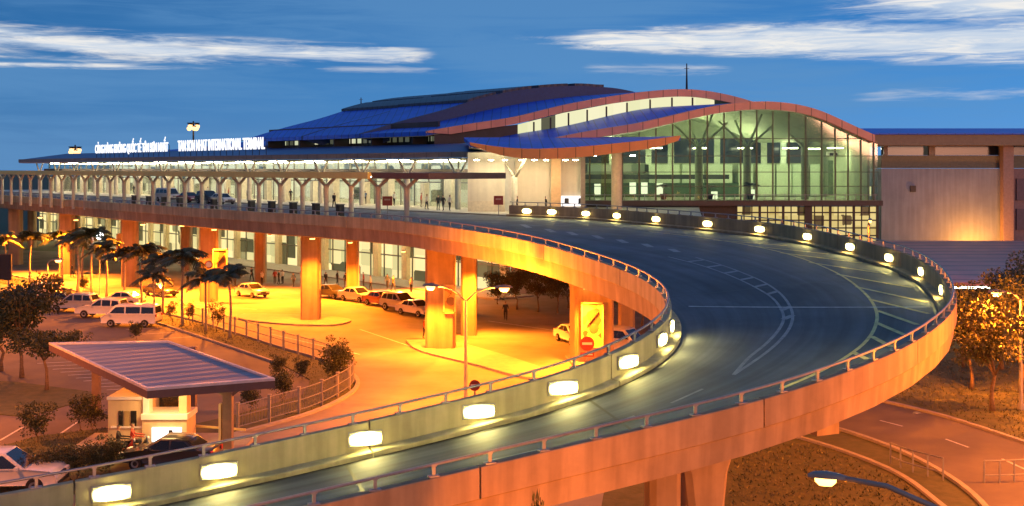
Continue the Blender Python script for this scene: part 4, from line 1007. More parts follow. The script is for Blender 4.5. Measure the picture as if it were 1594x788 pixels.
# floodlights on pier heads, several at rear and far left added for light
k = 0
for (px, py, Y, pw, l) in ((486, 372, 104.6, 3600, 'on the pier with the poster, left of centre'), (333, 358, 119, 8500, 'on the pier behind the tallest palm'), (672, 445, 88.3, 3200, 'on the left corner of the widest middle pier'), (545, 378, 124, 6500, 'on the slim pier above the queue of cars'), (741, 399, 96, 6500, 'on the slim pier right of the widest middle pier'),
                    (913, 449, 82.5, 5200, 'on the pier with the tall poster in the loop'), (222, 350, 128, 13000, 'on the third pier from the left'), (283, 352, 131, 10000, 'added for light on a rear pier left of the palms'), (420, 367, 132, 8000, 'added for light on a rear pier left of the people'), (628, 392, 131, 7000, 'added for light on the rear pier behind the taxi'), (118, 343, 143, 16000, 'added for light on the second pier from the left'), (62, 339, 152, 16000, 'added for light on the pier nearest the far left edge')):
    a = at(px, py, Y); o = thing('pier_floodlight', 'small floodlight '+l, 'floodlight', a, 0, 'floodlights on the viaduct piers')
    m = MB(); m.box((0, .12, .12), (.34, .5, .16)); m.build('housing', GREY, o); m = MB(); m.box((0, .05, 0), (.4, .4, .1)); m.build('lens', SODIUM, o)
    m = MB(); m.bar((0, .35, .15), (0, .9, .2), .06); m.build('bracket', GREY, o)
    lamp('SPOT', (0, -1.0, -.35), NA, pw*5.0, o, .25, (R(-24), 0, 0), R(156), .7)
lamp('POINT', (at(1528, 300, 145.6).x, 145.6, 3.5), (1, .30, .03), 4500, None, .3)
wl = thing('wall_uplight', 'uplight at the foot of the grey-purple side building', 'uplight', (at(1528, 300, 145.6).x, 145.6, 0))
m = MB(); m.lathe([(.2, 0), (.07, .2), (.07, 3.0)], (0, 0, 0), 8); m.build('pole', GREY, wl); m = MB(); m.lathe([(.1, 3.0), (.22, 3.1), (.24, 3.3)], (0, 0, 0), 10); m.build('lamp_bowl', GREY, wl)
# ================================================================ vehicles
def paint(name, col): 
    m = mat(name, col, .28, .0, var=.04, scale=2); m.node_tree.nodes['Principled BSDF'].inputs['Coat Weight'].default_value = .6; return m
WCAR, DCAR, RCAR, SCAR, GCAR = paint('white_car_paint', (.72, .70, .66)), paint('dark_car_paint', (.03, .032, .04)), paint('red_car_paint', (.30, .03, .02)), paint('silver_car_paint', (.42, .42, .43)), paint('green_car_paint', (.10, .3, .12))
HEADL = mat('headlight_glass', (.8, .8, .78), .15); TAILL = mat('tail_light_red', (.45, .02, .02), .25)
SPEC = {
 'sedan': dict(L=4.5, W=1.76, low=[(-2.22, .32), (-2.25, .62), (-2.18, .92), (-1.5, .98), (1.0, .95), (1.95, .80), (2.22, .62), (2.25, .34)], top=[(-1.62, .96), (-1.02, 1.38), (-.55, 1.46), (.25, 1.45), (1.12, .93)], wx=(-1.36, 1.36), r=.31,
               win=[[(-1.30, 1.0), (-.92, 1.33), (-.30, 1.38), (-.30, .99)], [(-.22, .99), (-.22, 1.385), (.22, 1.385), (.86, .98)]]),
 'suv': dict(L=4.75, W=1.86, low=[(-2.30, .42), (-2.34, .7), (-2.28, 1.06), (-1.5, 1.10), (1.0, 1.10), (2.1, 1.0), (2.33, .78), (2.36, .42)], top=[(-2.22, 1.08), (-1.95, 1.68), (-1.2, 1.78), (.1, 1.77), (1.05, 1.08)], wx=(-1.42, 1.42), r=.37,
             win=[[(-2.0, 1.15), (-1.82, 1.6), (-1.22, 1.66), (-1.22, 1.15)], [(-1.12, 1.15), (-1.12, 1.67), (-.3, 1.68), (-.3, 1.15)], [(-.2, 1.15), (-.2, 1.68), (.06, 1.67), (.76, 1.15)]]),
 'van': dict(L=4.95, W=1.82, low=[(-2.44, .35), (-2.47, .7), (-2.45, 1.12), (-1.5, 1.15), (1.4, 1.15), (2.2, 1.04), (2.44, .8), (2.47, .36)], top=[(-2.45, 1.12), (-2.36, 1.84), (-2.0, 1.98), (.9, 1.98), (1.25, 1.9), (2.12, 1.06)], wx=(-1.5, 1.55), r=.34,
             win=[[(-2.28, 1.22), (-2.24, 1.74), (-1.18, 1.78), (-1.18, 1.22)], [(-1.06, 1.22), (-1.06, 1.78), (.22, 1.78), (.22, 1.22)], [(.34, 1.22), (.34, 1.78), (1.14, 1.76), (1.68, 1.22)]]),
}
PROTO = {}
def car_proto(kind):
    sp = SPEC[kind]; W = sp['W']; o = thing('parked_car' if kind != 'van' else 'parked_van', 'x', 'car' if kind != 'van' else 'van')
    m = MB(); lo = sp['low']; n = len(lo)
    def ring(y, k): return [Vector((x*(1-(1-k)*.04), y, z)) for x, z in lo]
    m.loft([ring(-W/2+.08, .0), ring(-W/2, 1), ring(W/2, 1), ring(W/2-.08, .0)])
    tp = sp['top']; z0 = min(z for x, z in tp); z1 = max(z for x, z in tp)
    def yy(z): return (W/2-.05)*(1-.16*max(0, (z-z0)/(z1-z0)))
    prof_ = [(x, z-.03 if z < z0+.08 else z) for x, z in tp]
    m.loft([[Vector((x, -yy(z), z)) for x, z in prof_], [Vector((x, yy(z), z)) for x, z in prof_]])
    b = m.build('body', WCAR, o); bevel(b, .05, 2); smooth_by_angle(b, 40)
    for s in (-1, 1):
        m = MB()
        for w in sp['win']:
            m.loft([[Vector((x, s*(yy(z)-.01), z)) for x, z in w], [Vector((x, s*(yy(z)+.012), z)) for x, z in w]])
        m.build('side_window', CGLASS, o)
    (xa, za), (xb, zb) = tp[-2], tp[-1]; m = MB()
    def slab(p0, p1, f0, f1, nx):
        q = []
        for f in (f0, f1):
            x = p0[0]+(p1[0]-p0[0])*f; z = p0[1]+(p1[1]-p0[1])*f; w = yy(z)-.12
            q.append((x, z, w))
        d = Vector(nx)*.012
        A = [Vector((q[0][0], -q[0][2], q[0][1])), Vector((q[0][0], q[0][2], q[0][1])), Vector((q[1][0], q[1][2], q[1][1])), Vector((q[1][0], -q[1][2], q[1][1]))]
        m.loft([[p-d for p in A], [p+d for p in A]])
    slab(tp[-2], tp[-1], .06, .92, (.6, 0, .8)); m.build('windscreen', CGLASS, o)
    m = MB(); slab(tp[1], tp[0], .08, .85, (-.8, 0, .6)); m.build('rear_window', CGLASS, o)
    for x in sp['wx']:
        for s in (-1, 1):
            m = MB(); r = sp['r']; m.lathe([(r*.55, -.10), (r*.96, -.10), (r, -.06), (r, .06), (r*.96, .10), (r*.55, .10)], (x, s*(W/2-.09), r), 16, 'y'); w = m.build('wheel', TYRE, o); smooth_by_angle(w, 40)
            m = MB(); m.lathe([(.03, .0), (r*.55, .0), (r*.58, .115), (r*.45, .105), (.03, .09)] if s > 0 else [(.03, .0), (r*.55, .0), (r*.58, -.115), (r*.45, -.105), (.03, -.09)], (x, s*(W/2-.09), r), 12, 'y'); m.build('rim', STEEL, w)
    hx, hz = lo[-3][0], (lo[-3][1]+lo[-2][1])/2+.06
    for s in (-1, 1):
        m = MB(); m.box((lo[-2][0]-.02, s*(W/2-.32), lo[-2][1]+.02), (.16, .42, .15)); m.build('headlight', HEADL, o)
        m = MB(); m.box((lo[2][0]-.02, s*(W/2-.2), lo[2][1]-.1), (.1, .24, .2)); m.build('tail_light', TAILL, o)
        m = MB(); m.box((tp[-1][0]-.35, s*(W/2+.08), tp[-1][1]+.08), (.12, .2, .14)); m.build('side_mirror', WCAR, o)
    m = MB(); m.box((lo[-1][0]-.03, 0, .45), (.12, W*.8, .16)); m.build('front_bumper', DARK, o)
    m = MB(); m.box((lo[0][0]+.03, 0, .45), (.12, W*.8, .16)); m.build('rear_bumper', DARK, o)
    m = MB(); m.box((lo[-2][0]+.0, 0, lo[-2][1]), (.08, W*.42, .12)); m.build('grille', DARK, o)
    return o
USED = {}
def car(kind, paint_, x, y, rz, label, group, z=0.02):
    if kind not in PROTO: PROTO[kind] = car_proto(kind); o = PROTO[kind]
    else: o = dup(PROTO[kind])
    o.location = (x, y, z); o.rotation_euler = (0, 0, rz); o['label'] = label; o['group'] = group
    USED.setdefault(id(o), (o, paint_)); return o
def pcar(kind, paint_, px, py, rz, label, group): q = gz(px, py); return car(kind, paint_, q.x, q.y, rz, label, group)
GL, GV = 'vehicles parked in the left car park', 'vehicles queued under the viaduct'
pcar('van', WCAR, 205, 508, R(176), 'white minibus with dark windows, nearest of the parked row at left', GL)
pcar('suv', WCAR, 160, 494, R(174), 'white off-roader parked just behind the white minibus', GL)
pcar('suv', SCAR, 116, 485, R(175), 'silver off-roader between the dark saloon and the white off-roader', GL)
pcar('sedan', DCAR, 90, 477, R(173), 'dark saloon parked between two pale cars at left', GL)
pcar('suv', WCAR, 58, 466, R(175), 'white off-roader at the far left end of the parked row', GL)
pcar('sedan', WCAR, 190, 476, R(172), 'white saloon mostly hidden behind the parked minibus', GL)
pcar('sedan', DCAR, 250, 461, R(-40), 'dark saloon on the forecourt behind the palm row', 'cars on the forecourt')
pcar('sedan', WCAR, 392, 462, R(-45), 'white saloon on the forecourt right of the nearest palm', 'cars on the forecourt')
pcar('sedan', DCAR, 516, 464, R(-42), 'dark saloon at the left end of the queue under the viaduct', GV)
pcar('sedan', WCAR, 556, 469, R(-44), 'white saloon behind the red car in the queue under the viaduct', GV)
pcar('sedan', RCAR, 594, 476, R(-46), 'dark red saloon in the middle of the queue under the viaduct', GV)
pcar('suv', SCAR, 624, 484, R(-47), 'silver off-roader in the queue just before the white taxi', GV)
pcar('sedan', WCAR, 648, 491, R(-48), 'white taxi at the right end of the queue, beside the widest pier', GV)
pcar('van', WCAR, 958, 549, R(-38), 'white minibus parked beside the tall poster pier inside the loop', 'cars on the forecourt')
pcar('sedan', WCAR, 893, 534, R(-70), 'white saloon half hidden by the tall poster pier', 'cars on the forecourt')
car('suv', WCAR, -21.9, 50.2, R(4), 'pinkish-white off-roader at the bottom left corner, cut by the parapet', 'cars near the toll booth')
car('sedan', DCAR, -16.0, 54.2, R(175), 'dark saloon stopped at the toll booth window', 'cars near the toll booth')
for i, (px, kind, pt, l) in enumerate(((292, 'sedan', RCAR, 'red saloon on the upper deck beneath the drop-off canopy'), (322, 'suv', DCAR, 'dark off-roader on the upper deck in front of the red saloon'), (346, 'sedan', WCAR, 'white saloon nearest of the cars on the upper deck'), (262, 'van', SCAR, 'silver minibus at the far end of the cars on the upper deck'))):
    dr = 4.75; Y = 0
    for t in range(0, 140):
        q = o0-U*t-NN*3.2
        if abs(pxof(q)[0]-px) < 3.5: break
    car(kind, pt, q.x, q.y, ang, l, 'cars on the upper deck', z=H-4.83)
for o, pt in USED.values():
    for ch in o.children:
        if ch.name.split('.')[0] in ('body', 'side_mirror') and pt is not WCAR:
            ch.data = ch.data.copy(); ch.data.materials[0] = pt
# ================================================================ vegetation
def leaf(m, c, d, up, s, w):
    """a bent leaf: two quads"""
    d = d.normalized(); a = d.cross(up)
    a = Vector((1, 0, 0)) if a.length < 1e-3 else a.normalized()
    m.add([c-a*w*.3, c+a*w*.3, c+d*s*.55+a*w, c+d*s*.55-a*w, c+d*s], [(0, 1, 2, 3), (3, 2, 4)])
def rv(r): 
    while True:
        v = Vector((r.uniform(-1, 1), r.uniform(-1, 1), r.uniform(-1, 1)))
        if .05 < v.length < 1: return v
TREES = {}
def tree_meshes(key, h, cr, ch, seed, nl=2600, ls=.16, trunk_r=.13, flat=.7, bare=.4):
    if key in TREES: return TREES[key]
    r = random.Random(seed); tm = MB(); cm = MB()
    th = h-ch*.75; pts = [Vector((r.uniform(-.08, .08)*k, r.uniform(-.08, .08)*k, th*k/4)) for k in range(5)]
    tm.tube(pts, [trunk_r*(1.25 if k == 0 else 1-.12*k) for k in range(5)], 8)
    ends = []
    nb = 9
    for k in range(nb):
        t = k*2*math.pi/nb*1.6+r.uniform(-.4, .4); L_ = r.uniform(.55, 1.)*cr; z = th+r.uniform(.1, .85)*ch*.8
        e = Vector((math.cos(t)*L_*r.uniform(.5, 1), math.sin(t)*L_*r.uniform(.5, 1), z)); s = pts[-1-(k % 2)]
        mid = s.lerp(e, .5)+Vector((0, 0, .12*ch)); tm.tube([s, mid, e], [trunk_r*.5, trunk_r*.32, trunk_r*.14], 6); ends += [e, mid]
        for j in range(2):
            e2 = e+Vector((r.uniform(-1, 1)*cr*.4, r.uniform(-1, 1)*cr*.4, r.uniform(0, .4)*ch)); tm.tube([mid, e2], [trunk_r*.22, trunk_r*.08], 5); ends.append(e2)
    ctr = Vector((0, 0, th+ch*.35)); cl = []
    for e in ends: cl.append((e, r.uniform(.28, .5)*cr*.8))
    for _ in range(10):
        v = rv(r); cl.append((ctr+Vector((v.x*cr*.9, v.y*cr*.9, v.z*ch*.5)), r.uniform(.22, .42)*cr))
    per = nl//len(cl)
    for c, rad in cl:
        for _ in range(per):
            v = rv(r); p = c+Vector((v.x*rad, v.y*rad, v.z*rad*flat)); d = (v+rv(r)*.8+Vector((0, 0, -.25)))
            leaf(cm, p, d, rv(r), ls*r.uniform(.7, 1.5), ls*r.uniform(.22, .42))
    TREES[key] = (tm.mesh('trunk', BARK, True), cm.mesh('crown', LEAF, fixn=False)); return TREES[key]
def tree(key, x, y, label, group, sc=1., rz=0., leafm=None, name='leafy_tree', cat='tree', z=0.):
    o = thing(name, label, cat, (x, y, z), rz, group); o.scale = (sc,)*3; tm, cm = TREES[key]
    for n_, me in (('trunk', tm), ('crown', cm)):
        c = bpy.data.objects.new(n_, me); COL.objects.link(c); c.parent = o
        if n_ == 'crown' and leafm: 
            c.data = me.copy(); c.data.materials[0] = leafm
    return o
tree_meshes('round', 5.0, 2.1, 3.3, 3, 5200, .17); tree_meshes('umbrella', 3.6, 2.4, 1.2, 5, 4200, .16, flat=.35); tree_meshes('open', 5.6, 2.3, 4.0, 11, 4600, .18)
tree_meshes('shrub', 1.9, .95, 1.7, 17, 2200, .10, .04); tree_meshes('bushy', 2.6, 1.3, 2.5, 23, 3600, .12, .05); tree_meshes('small', 2.3, .75, 1.6, 29, 1500, .10, .04)
def ptree(key, px, py, label, group, **k): q = gz(px, py); return tree(key, q.x, q.y, label, group, **k)
GT = 'trees in the left car park'
ptree('round', 34, 588, 'dark round-crowned tree at the left edge, taller of the two near trees', GT, sc=1.15)
ptree('umbrella', 73, 608, 'low flat-topped tree left of the toll canopy', GT, sc=.95, rz=1)
ptree('round', 2, 578, 'dark tree cut by the left edge of the picture', GT, sc=1.0, rz=2)
ptree('shrub', 57, 690, 'small rounded tree on the lawn left of the toll booth, farther from the booth', 'young trees by the toll booth', sc=.95)
ptree('shrub', 143, 673, 'young tree on the lawn, close to the toll booth wall', 'young trees by the toll booth', sc=.85, rz=1.5)
ptree('small', 124, 672, 'slender young tree on the lawn beside the fuller young tree', 'young trees by the toll booth', sc=.75, rz=.5)
for i, (px, py, k, l, s) in enumerate(((212, 529, 'bushy', 'low dark bush in front of the white minibus', .5), (118, 534, 'bushy', 'small dark bush at the back edge of the toll canopy', .35), (268, 503, 'small', 'small clipped tree right of the white minibus', .75), (296, 506, 'small', 'small clipped tree between the palms, second from the minibus', .75),
                               (338, 517, 'small', 'small clipped tree beside the nearest palm', .95), (523, 598, 'bushy', 'round dark shrub at the fence corner inside the road bend', .95), (432, 588, 'bushy', 'low dark bush right of the toll canopy roof', .5), (470, 590, 'bushy', 'low dark bush inside the fence, left of the round shrub', .45),
                               (440, 622, 'bushy', 'spreading dark bush by the fence below the toll canopy', .6), (390, 640, 'bushy', 'dark bush behind the toll canopy column', .5), (105, 470, 'bushy', 'dark bush behind the parked saloon', .45), (88, 447, 'bushy', 'dark bush at the far end of the car park', .5), (130, 452, 'bushy', 'dark bush among the far palms', .5))):
    ptree(k, px, py, l, 'bushes around the car park', sc=s, rz=i*.9, name='bush', cat='bush')
for i, px in enumerate((62, 92, 120, 150, 172)):
    q = gz(px, 757-i*5); tree('bushy', q.x, q.y, '%s bush from the left in the hedge above the lower left parapet' % ORD[i], 'hedge above the lower left parapet', sc=.55, rz=i*1.3, leafm=LEAF2, name='bush', cat='bush')
GR = 'trees right of the ramp bend'
for i, (px, py, k, l, s, rz) in enumerate(((1512, 606, 'open', 'slender tree nearest to the ramp bend at right', 1.0, 0), (1545, 640, 'open', 'tree with a pale trunk in front of the others at right', 1.05, 2), (1590, 612, 'round', 'dense tree at the right edge below the street lamp', 1.2, 1), (1560, 575, 'open', 'tree behind the pale-trunked one at right', 1.15, 3),
                               (1500, 572, 'round', 'dark tree tucked behind the ramp bend', .95, 4), (1600, 570, 'open', 'tree at the right edge beyond the dense one', 1.2, 5), (1528, 560, 'round', 'tree under the covered walkway lights', .9, 2.5))):
    ptree(k, px, py, l, GR, sc=s, rz=rz, leafm=LEAF2 if i % 2 else None)
zt = max(v.co.z for v in TREES['umbrella'][1].vertices); tree('umbrella', .85, 27.2, 'treetop poking up at the bottom centre below the ramp', 'trees below the ramp').scale = (.24, .24, at(848, 762, 27.2).z/zt)
for i, (px, py, k, s, l) in enumerate(((805, 482, 'round', .72, 'orange-lit tree at the left of the grove under the viaduct'), (838, 486, 'open', .66, 'orange-lit tree in the middle of the grove under the viaduct'), (868, 488, 'round', .78, 'orange-lit tree at the right of the grove, next to the poster pier'), (775, 474, 'bushy', 1.2, 'orange-lit bush under the viaduct behind the twin lamp'), (885, 480, 'round', .8, 'darker tree behind the poster pier'))):
    ptree(k, px, py, l, 'grove under the viaduct', sc=s, rz=i*1.1, leafm=LEAF2)
for i, (px, py) in enumerate(((972, 508), (1000, 512), (1030, 516), (1060, 520), (1085, 524))):
    ptree('round', px, py, '%s dark tree from the left in the screen behind the loop minibus' % ORD[i], 'dark tree screen inside the loop', sc=1.02, rz=i*1.7)
# palms
def palm_meshes(key, h, seed, n=13, fl=2.3):
    r = random.Random(seed); tm = MB(); cm = MB()
    pts = [Vector((.10*math.sin(k*.5)*k/6, .05*k/6, h*k/8)) for k in range(9)]
    tm.tube(pts, [.17 if k == 0 else .13-.006*k for k in range(9)], 9)
    top = pts[-1]; tm.lathe([(.10, h-.05), (.13, h+.15), (.06, h+.7)], (top.x, top.y, 0), 8)
    top = top+Vector((0, 0, .45))
    for f in range(n):
        t = f*2*math.pi/n*1.0+r.uniform(-.2, .2); el = r.uniform(.25, 1.35); L_ = fl*r.uniform(.8, 1.1); d = Vector((math.cos(t), math.sin(t), 0)); rib = []
        for k in range(13):
            u = k/12; rib.append(top+d*L_*(math.cos(el)*u+.14*u*u)+Vector((0, 0, L_*(math.sin(el)*u-(.50+.25*math.cos(el))*u*u))))
        cm.tube(rib, [.03*(1-.8*k/12) for k in range(13)], 4)
        for k in range(1, 26):
            u = k/25; i = min(11, int(u*12)); p = rib[i].lerp(rib[i+1], u*12-i); tg = (rib[i+1]-rib[i]).normalized(); sd = tg.cross(Vector((0, 0, 1))).normalized()
            ll = L_*.34*math.sin(math.pi*(.12+.82*u))*r.uniform(.85, 1.1)
            for s in (-1, 1):
                e = (sd*s*.8+tg*.55+Vector((0, 0, -.42+r.uniform(-.15, .25)))).normalized(); w = tg*.075
                q = p+e*ll*.5+Vector((0, 0, .02)); cm.add([p-w*.6, p+w*.6, q+w, q-w, p+e*ll+Vector((0, 0, -ll*.18))], [(0, 1, 2, 3), (3, 2, 4)])
    TREES[key] = (tm.mesh('trunk', PALMB, True), cm.mesh('crown', PFROND, fixn=False))
palm_meshes('palmA', 4.6, 1, 15, 2.5); palm_meshes('palmB', 4.3, 2, 14, 2.4); palm_meshes('palmC', 4.9, 4, 16, 2.6)
palms = [(358, 527, 1.0), (321, 516, .95), (284, 507, 1.1), (253, 489, 1.0), (221, 481, 1.05), (193, 474, .98), (166, 464, 1.1), (143, 459, 1.2), (121, 455, 1.25), (97, 437, 1.0), (47, 440, 1.05), (8, 432, 1.0), (128, 446, 1.15), (240, 498, .85)]
for i, (px, py, s) in enumerate(sorted(palms, key=lambda q: -q[0])):
    l = 'nearest and tallest-looking palm, at the right end of the row behind the car park' if i == 0 else '%s palm from the right end of the row behind the car park' % ORD[i]
    ptree(['palmA', 'palmB', 'palmC'][i % 3], px, py, l, 'palms between car park and forecourt', sc=s, rz=i*1.9, name='palm_tree', cat='palm')
# potted palms inside the glass hall
for i, (x, sc) in enumerate(((1033, .55), (1105, .5), (1168, .62))):
    p = at(x, 0, 146.5); o = thing('potted_palm', '%s potted palm from the left inside the glass hall' % ORD[i], 'potted plant', (p.x, p.y, 10.05), i, 'potted palms in the glass hall')
    tm, cm = TREES['palmB']
    for n_, me in (('trunk', tm), ('crown', cm)): c = bpy.data.objects.new(n_, me); COL.objects.link(c); c.parent = o; c.scale = (sc, sc, sc*.5); c.location = (0, 0, .4)
    m = MB(); m.lathe([(.3, 0), (.45, .6), (.5, .62), (.5, .7), (.38, .66)], (0, 0, 0), 12); m.build('pot', DARK, o)
GRASSB = leafmat('grass_blades', (.055, .065, .024), (.11, .10, .045))
# grass
def lawn(px, n, name, seed):
    r = random.Random(seed); q = gp(px, 0); x0, x1 = min(p.x for p in q), max(p.x for p in q); y0, y1 = min(p.y for p in q), max(p.y for p in q); m = MB()
    def inside(x, y):
        c = False
        for i in range(len(q)):
            a, b = q[i], q[i-1]
            if (a.y > y) != (b.y > y) and x < (b.x-a.x)*(y-a.y)/(b.y-a.y)+a.x: c = not c
        return c
    k = 0
    while k < n:
        x, y = r.uniform(x0, x1), r.uniform(y0, y1)
        if not inside(x, y): continue
        k += 1; t = r.uniform(0, 6.28); s = r.uniform(.05, .16); d = Vector((math.cos(t), math.sin(t), 0)); e = Vector((x+r.uniform(-.12, .12), y+r.uniform(-.12, .12), s))
        m.add([Vector((x, y, -.01))-d*.05, Vector((x, y, -.01))+d*.05, e], [(0, 1, 2)])
    o = m.build(name, GRASSB, None, fixn=False); o['kind'] = 'stuff'; o['label'] = {'v': 'short grass on the verge beneath the palms', 'l': 'short grass on the lawn beside the toll booth', 'r': 'rough grass below the ramp at lower right', 'b': 'rough grass under the trees right of the ramp'}[seed]; o['category'] = 'grass'
def gsheet(px, z=.03, name='lawn'):
    m = MB(); m.prism([p.xy for p in gp(px, 0)], 0, z); struct(name, m, GRASS)
verge = [(-120, 407), (40, 437), (200, 478), (300, 502), (365, 522), (440, 546), (518, 570), (548, 588), (550, 602), (535, 614), (486, 638), (440, 652), (478, 612), (482, 592), (430, 563), (340, 532), (190, 485), (20, 444), (-120, 418)]
gsheet(verge, .05); lawn(verge, 7000, 'grass', 'v')
l1 = [(-30, 705), (60, 680), (165, 668), (172, 715), (165, 760), (-30, 800)]; gsheet(l1, .06); lawn(l1, 6000, 'grass', 'l')
l2 = [(-60, 590), (30, 596), (150, 612), (140, 622), (40, 650), (-60, 640)]; gsheet(l2, .05)
r1 = [(1130, 690), (1270, 693), (1385, 738), (1475, 800), (1480, 900), (1000, 900)]; lawn(r1, 2500, 'grass', 'r')
r2 = [(1400, 560), (1700, 560), (1750, 720), (1600, 688), (1460, 640), (1390, 622)]; lawn(r2, 3500, 'grass', 'b')
# ================================================================ fence along the bend
def fence(px, label, name='chain_link_fence', hgt=1.5, sp=2.4):
    c = Curve([gz(*q) for q in px], .5); o = thing(name, label, 'fence', c.p[0]); w = MB()
    n = int(c.L/sp); pm = MB(); pm.box((0, 0, hgt/2), (.13, .13, hgt)); pm.box((0, 0, hgt+.03), (.2, .2, .06)); pme = pm.mesh('post', KERB)
    for i in range(n+1):
        q = bpy.data.objects.new('post', pme); COL.objects.link(q); q.parent = o; q.location = c.at(c.L*i/n)-c.p[0]
    for z in (.25, .8, hgt-.08): 
        m = MB(); m.tube([p+Vector((0, 0, z)) for p in c.p], .028, 5); m.wbuild('rail', GREY, o)
    m = MB()
    for i in range(int(c.L/.22)):
        p = c.at(i*.22); m.bar(p+Vector((0, 0, .25)), p+Vector((0, 0, hgt-.1)), .022)
    m.wbuild('picket_panel', GREY, o)['kind'] = 'stuff'
fence([(300, 502), (365, 522), (440, 546), (518, 570), (546, 587), (549, 601), (534, 614), (486, 638), (440, 652), (370, 672)], 'low railing with pale posts curving round the planted corner beside the forecourt')
# ================================================================ toll booth
tb = thing('toll_booth', 'toll booth with a wide tilted flat canopy, buff walls and forked columns', 'booth', (-17.5, 57.5, 0))
zc = 4.15
def kz(px, py): Y = (H-zc)*F/(py-HZ); return Vector(((px-CX)*Y/F, Y, zc))
cr = [kz(76, 535), kz(262, 532), kz(428, 591), kz(229, 607)]
m = MB(); m.loft([[p+Vector((0, 0, -.4)) for p in cr], [p+Vector((0, 0, -.06)) for p in cr]]); m.wbuild('canopy_roof', mat('canopy_brown_red', (.13, .08, .075), .5), tb)
cc = sum(cr, Vector())/4; inn_ = [cc+(p-cc)*.955 for p in cr]
m = MB(); m.sheet([p+Vector((0, 0, .0)) for p in inn_]); m.sheet([p+Vector((0, 0, -.055)) for p in inn_]); 
m = MB(); m.loft([[p+Vector((0, 0, -.058)) for p in inn_], [p+Vector((0, 0, -.02)) for p in inn_]]); m.wbuild('roof_membrane', ribbed('grey_membrane', (.30, .33, .42), (.17, .19, .25), (.55, -.83, 0), .6, .6), tb)
m = MB()
for i in range(4):
    a, b, ai, bi = cr[i], cr[(i+1) % 4], inn_[i], inn_[(i+1) % 4]; z0, z1 = Vector((0, 0, -.05)), Vector((0, 0, .07))
    m.loft([[a+z0, ai+z0, ai+z1, a+z1], [b+z0, bi+z0, bi+z1, b+z1]])
m.wbuild('roof_edge', mat('pale_metal_edge', (.62, .58, .58), .4), tb)
BUFF = mat('buff_wall', (.62, .50, .30), .75, var=.1, scale=1.3, stain=.12)
def kb(px0, px1, py0, py1, Y, name, mt, th=1., par=tb):
    a, b = at(px0, py0, Y), at(px1, py1, Y); m = MB(); m.box(((a.x+b.x)/2, Y+th/2, (a.z+b.z)/2), (b.x-a.x, th, a.z-b.z)); return bevel(m.wbuild(name, mt, par), .015, 1)
kb(168, 224, 622, 703, 57.4, 'tall_wall', BUFF, 2.6); kb(222, 232, 606, 704, 57.2, 'wall_post', WHITE, .6)
kb(278, 291, 608, 704, 57.3, 'wall_post', BUFF, .7); kb(232, 278, 609, 645, 59.9, 'rear_window', CGLASS, .2)
cw = kb(221, 291, 647, 704, 57.1, 'counter_wall', BUFF, 1.6); kb(219, 292, 645, 654, 57.0, 'counter_top', WHITE, 1.8)
kb(236, 282, 666, 688, 57.0, 'lit_panel', emit('booth_panel_glow', (.9, .95, 1), 1.7), .12); kb(262, 268, 670, 680, 56.9, 'notice', DARK, .1)
kb(184, 191, 640, 664, 57.33, 'window', CGLASS, .08); kb(203, 212, 640, 664, 57.33, 'window', CGLASS, .08); kb(193, 201, 640, 664, 57.34, 'window', mat('window_amber', (.4, .3, .14), .3), .07)
kb(172, 222, 664, 667, 57.3, 'ledge', WHITE, .12); kb(166, 224, 618, 623, 57.3, 'wall_cap', WHITE, 2.8)
for (px, py) in ((355, 704),):
    q = gz(px, py); 
    m = MB(); m.box((q.x, q.y, 1.5), (.45, .45, 3.0)); c = m.wbuild('column', mat('column_brown', (.22, .15, .12), .6), tb)
    m = MB()
    for dx, dy in ((-1.5, .2), (1.3, .3), (.1, 2.2)): m.bar((q.x, q.y, 2.7), (q.x+dx, q.y+dy, 3.66), .16)
    m.wbuild('brace', MATS['column_brown'], c)
    m = MB(); m.box((q.x-.36, q.y-.05, 1.2), (.12, .3, 2.4)); m.wbuild('column_panel', BUFF, c)
for (px, py) in ((300, 640), (150, 645)):
    q = gz(px, py); m = MB(); m.box((q.x, q.y, 1.85), (.4, .4, 3.7)); m.wbuild('column', MATS['column_brown'], tb)
m = MB(); m.box((-17.5, 58.2, .1), (8.5, 4.2, .2)); m.wbuild('kerb_island', KERB, tb)
lamp('AREA', (-16.8-(-17.5), 55.6-57.5, 3.5), (1, .55, .18), 260, tb, 1.2)
m = MB(); m.box((-16.8, 55.6, 3.6), (1.2, .3, .08)); m.wbuild('soffit_light', emit('booth_lamp_lens', (1, .7, .3), 12), tb)
bg_ = thing('barrier_gate', 'yellow-white barrier arm with its grey box beside the toll booth', 'barrier', gz(296, 690))
m = MB(); m.box((0, 0, .5), (.35, .35, 1.0)); bevel(m.build('cabinet', GREY, bg_), .03); m = MB(); m.bar((0, -.22, .95), (2.9, -.3, .75), .09, .1); m.build('arm', mat('barrier_yellow', (.7, .55, .2), .5), bg_); m = MB(); m.box((-.3, -.22, .96), (.4, .12, .2)); m.build('counterweight', DARK, bg_)
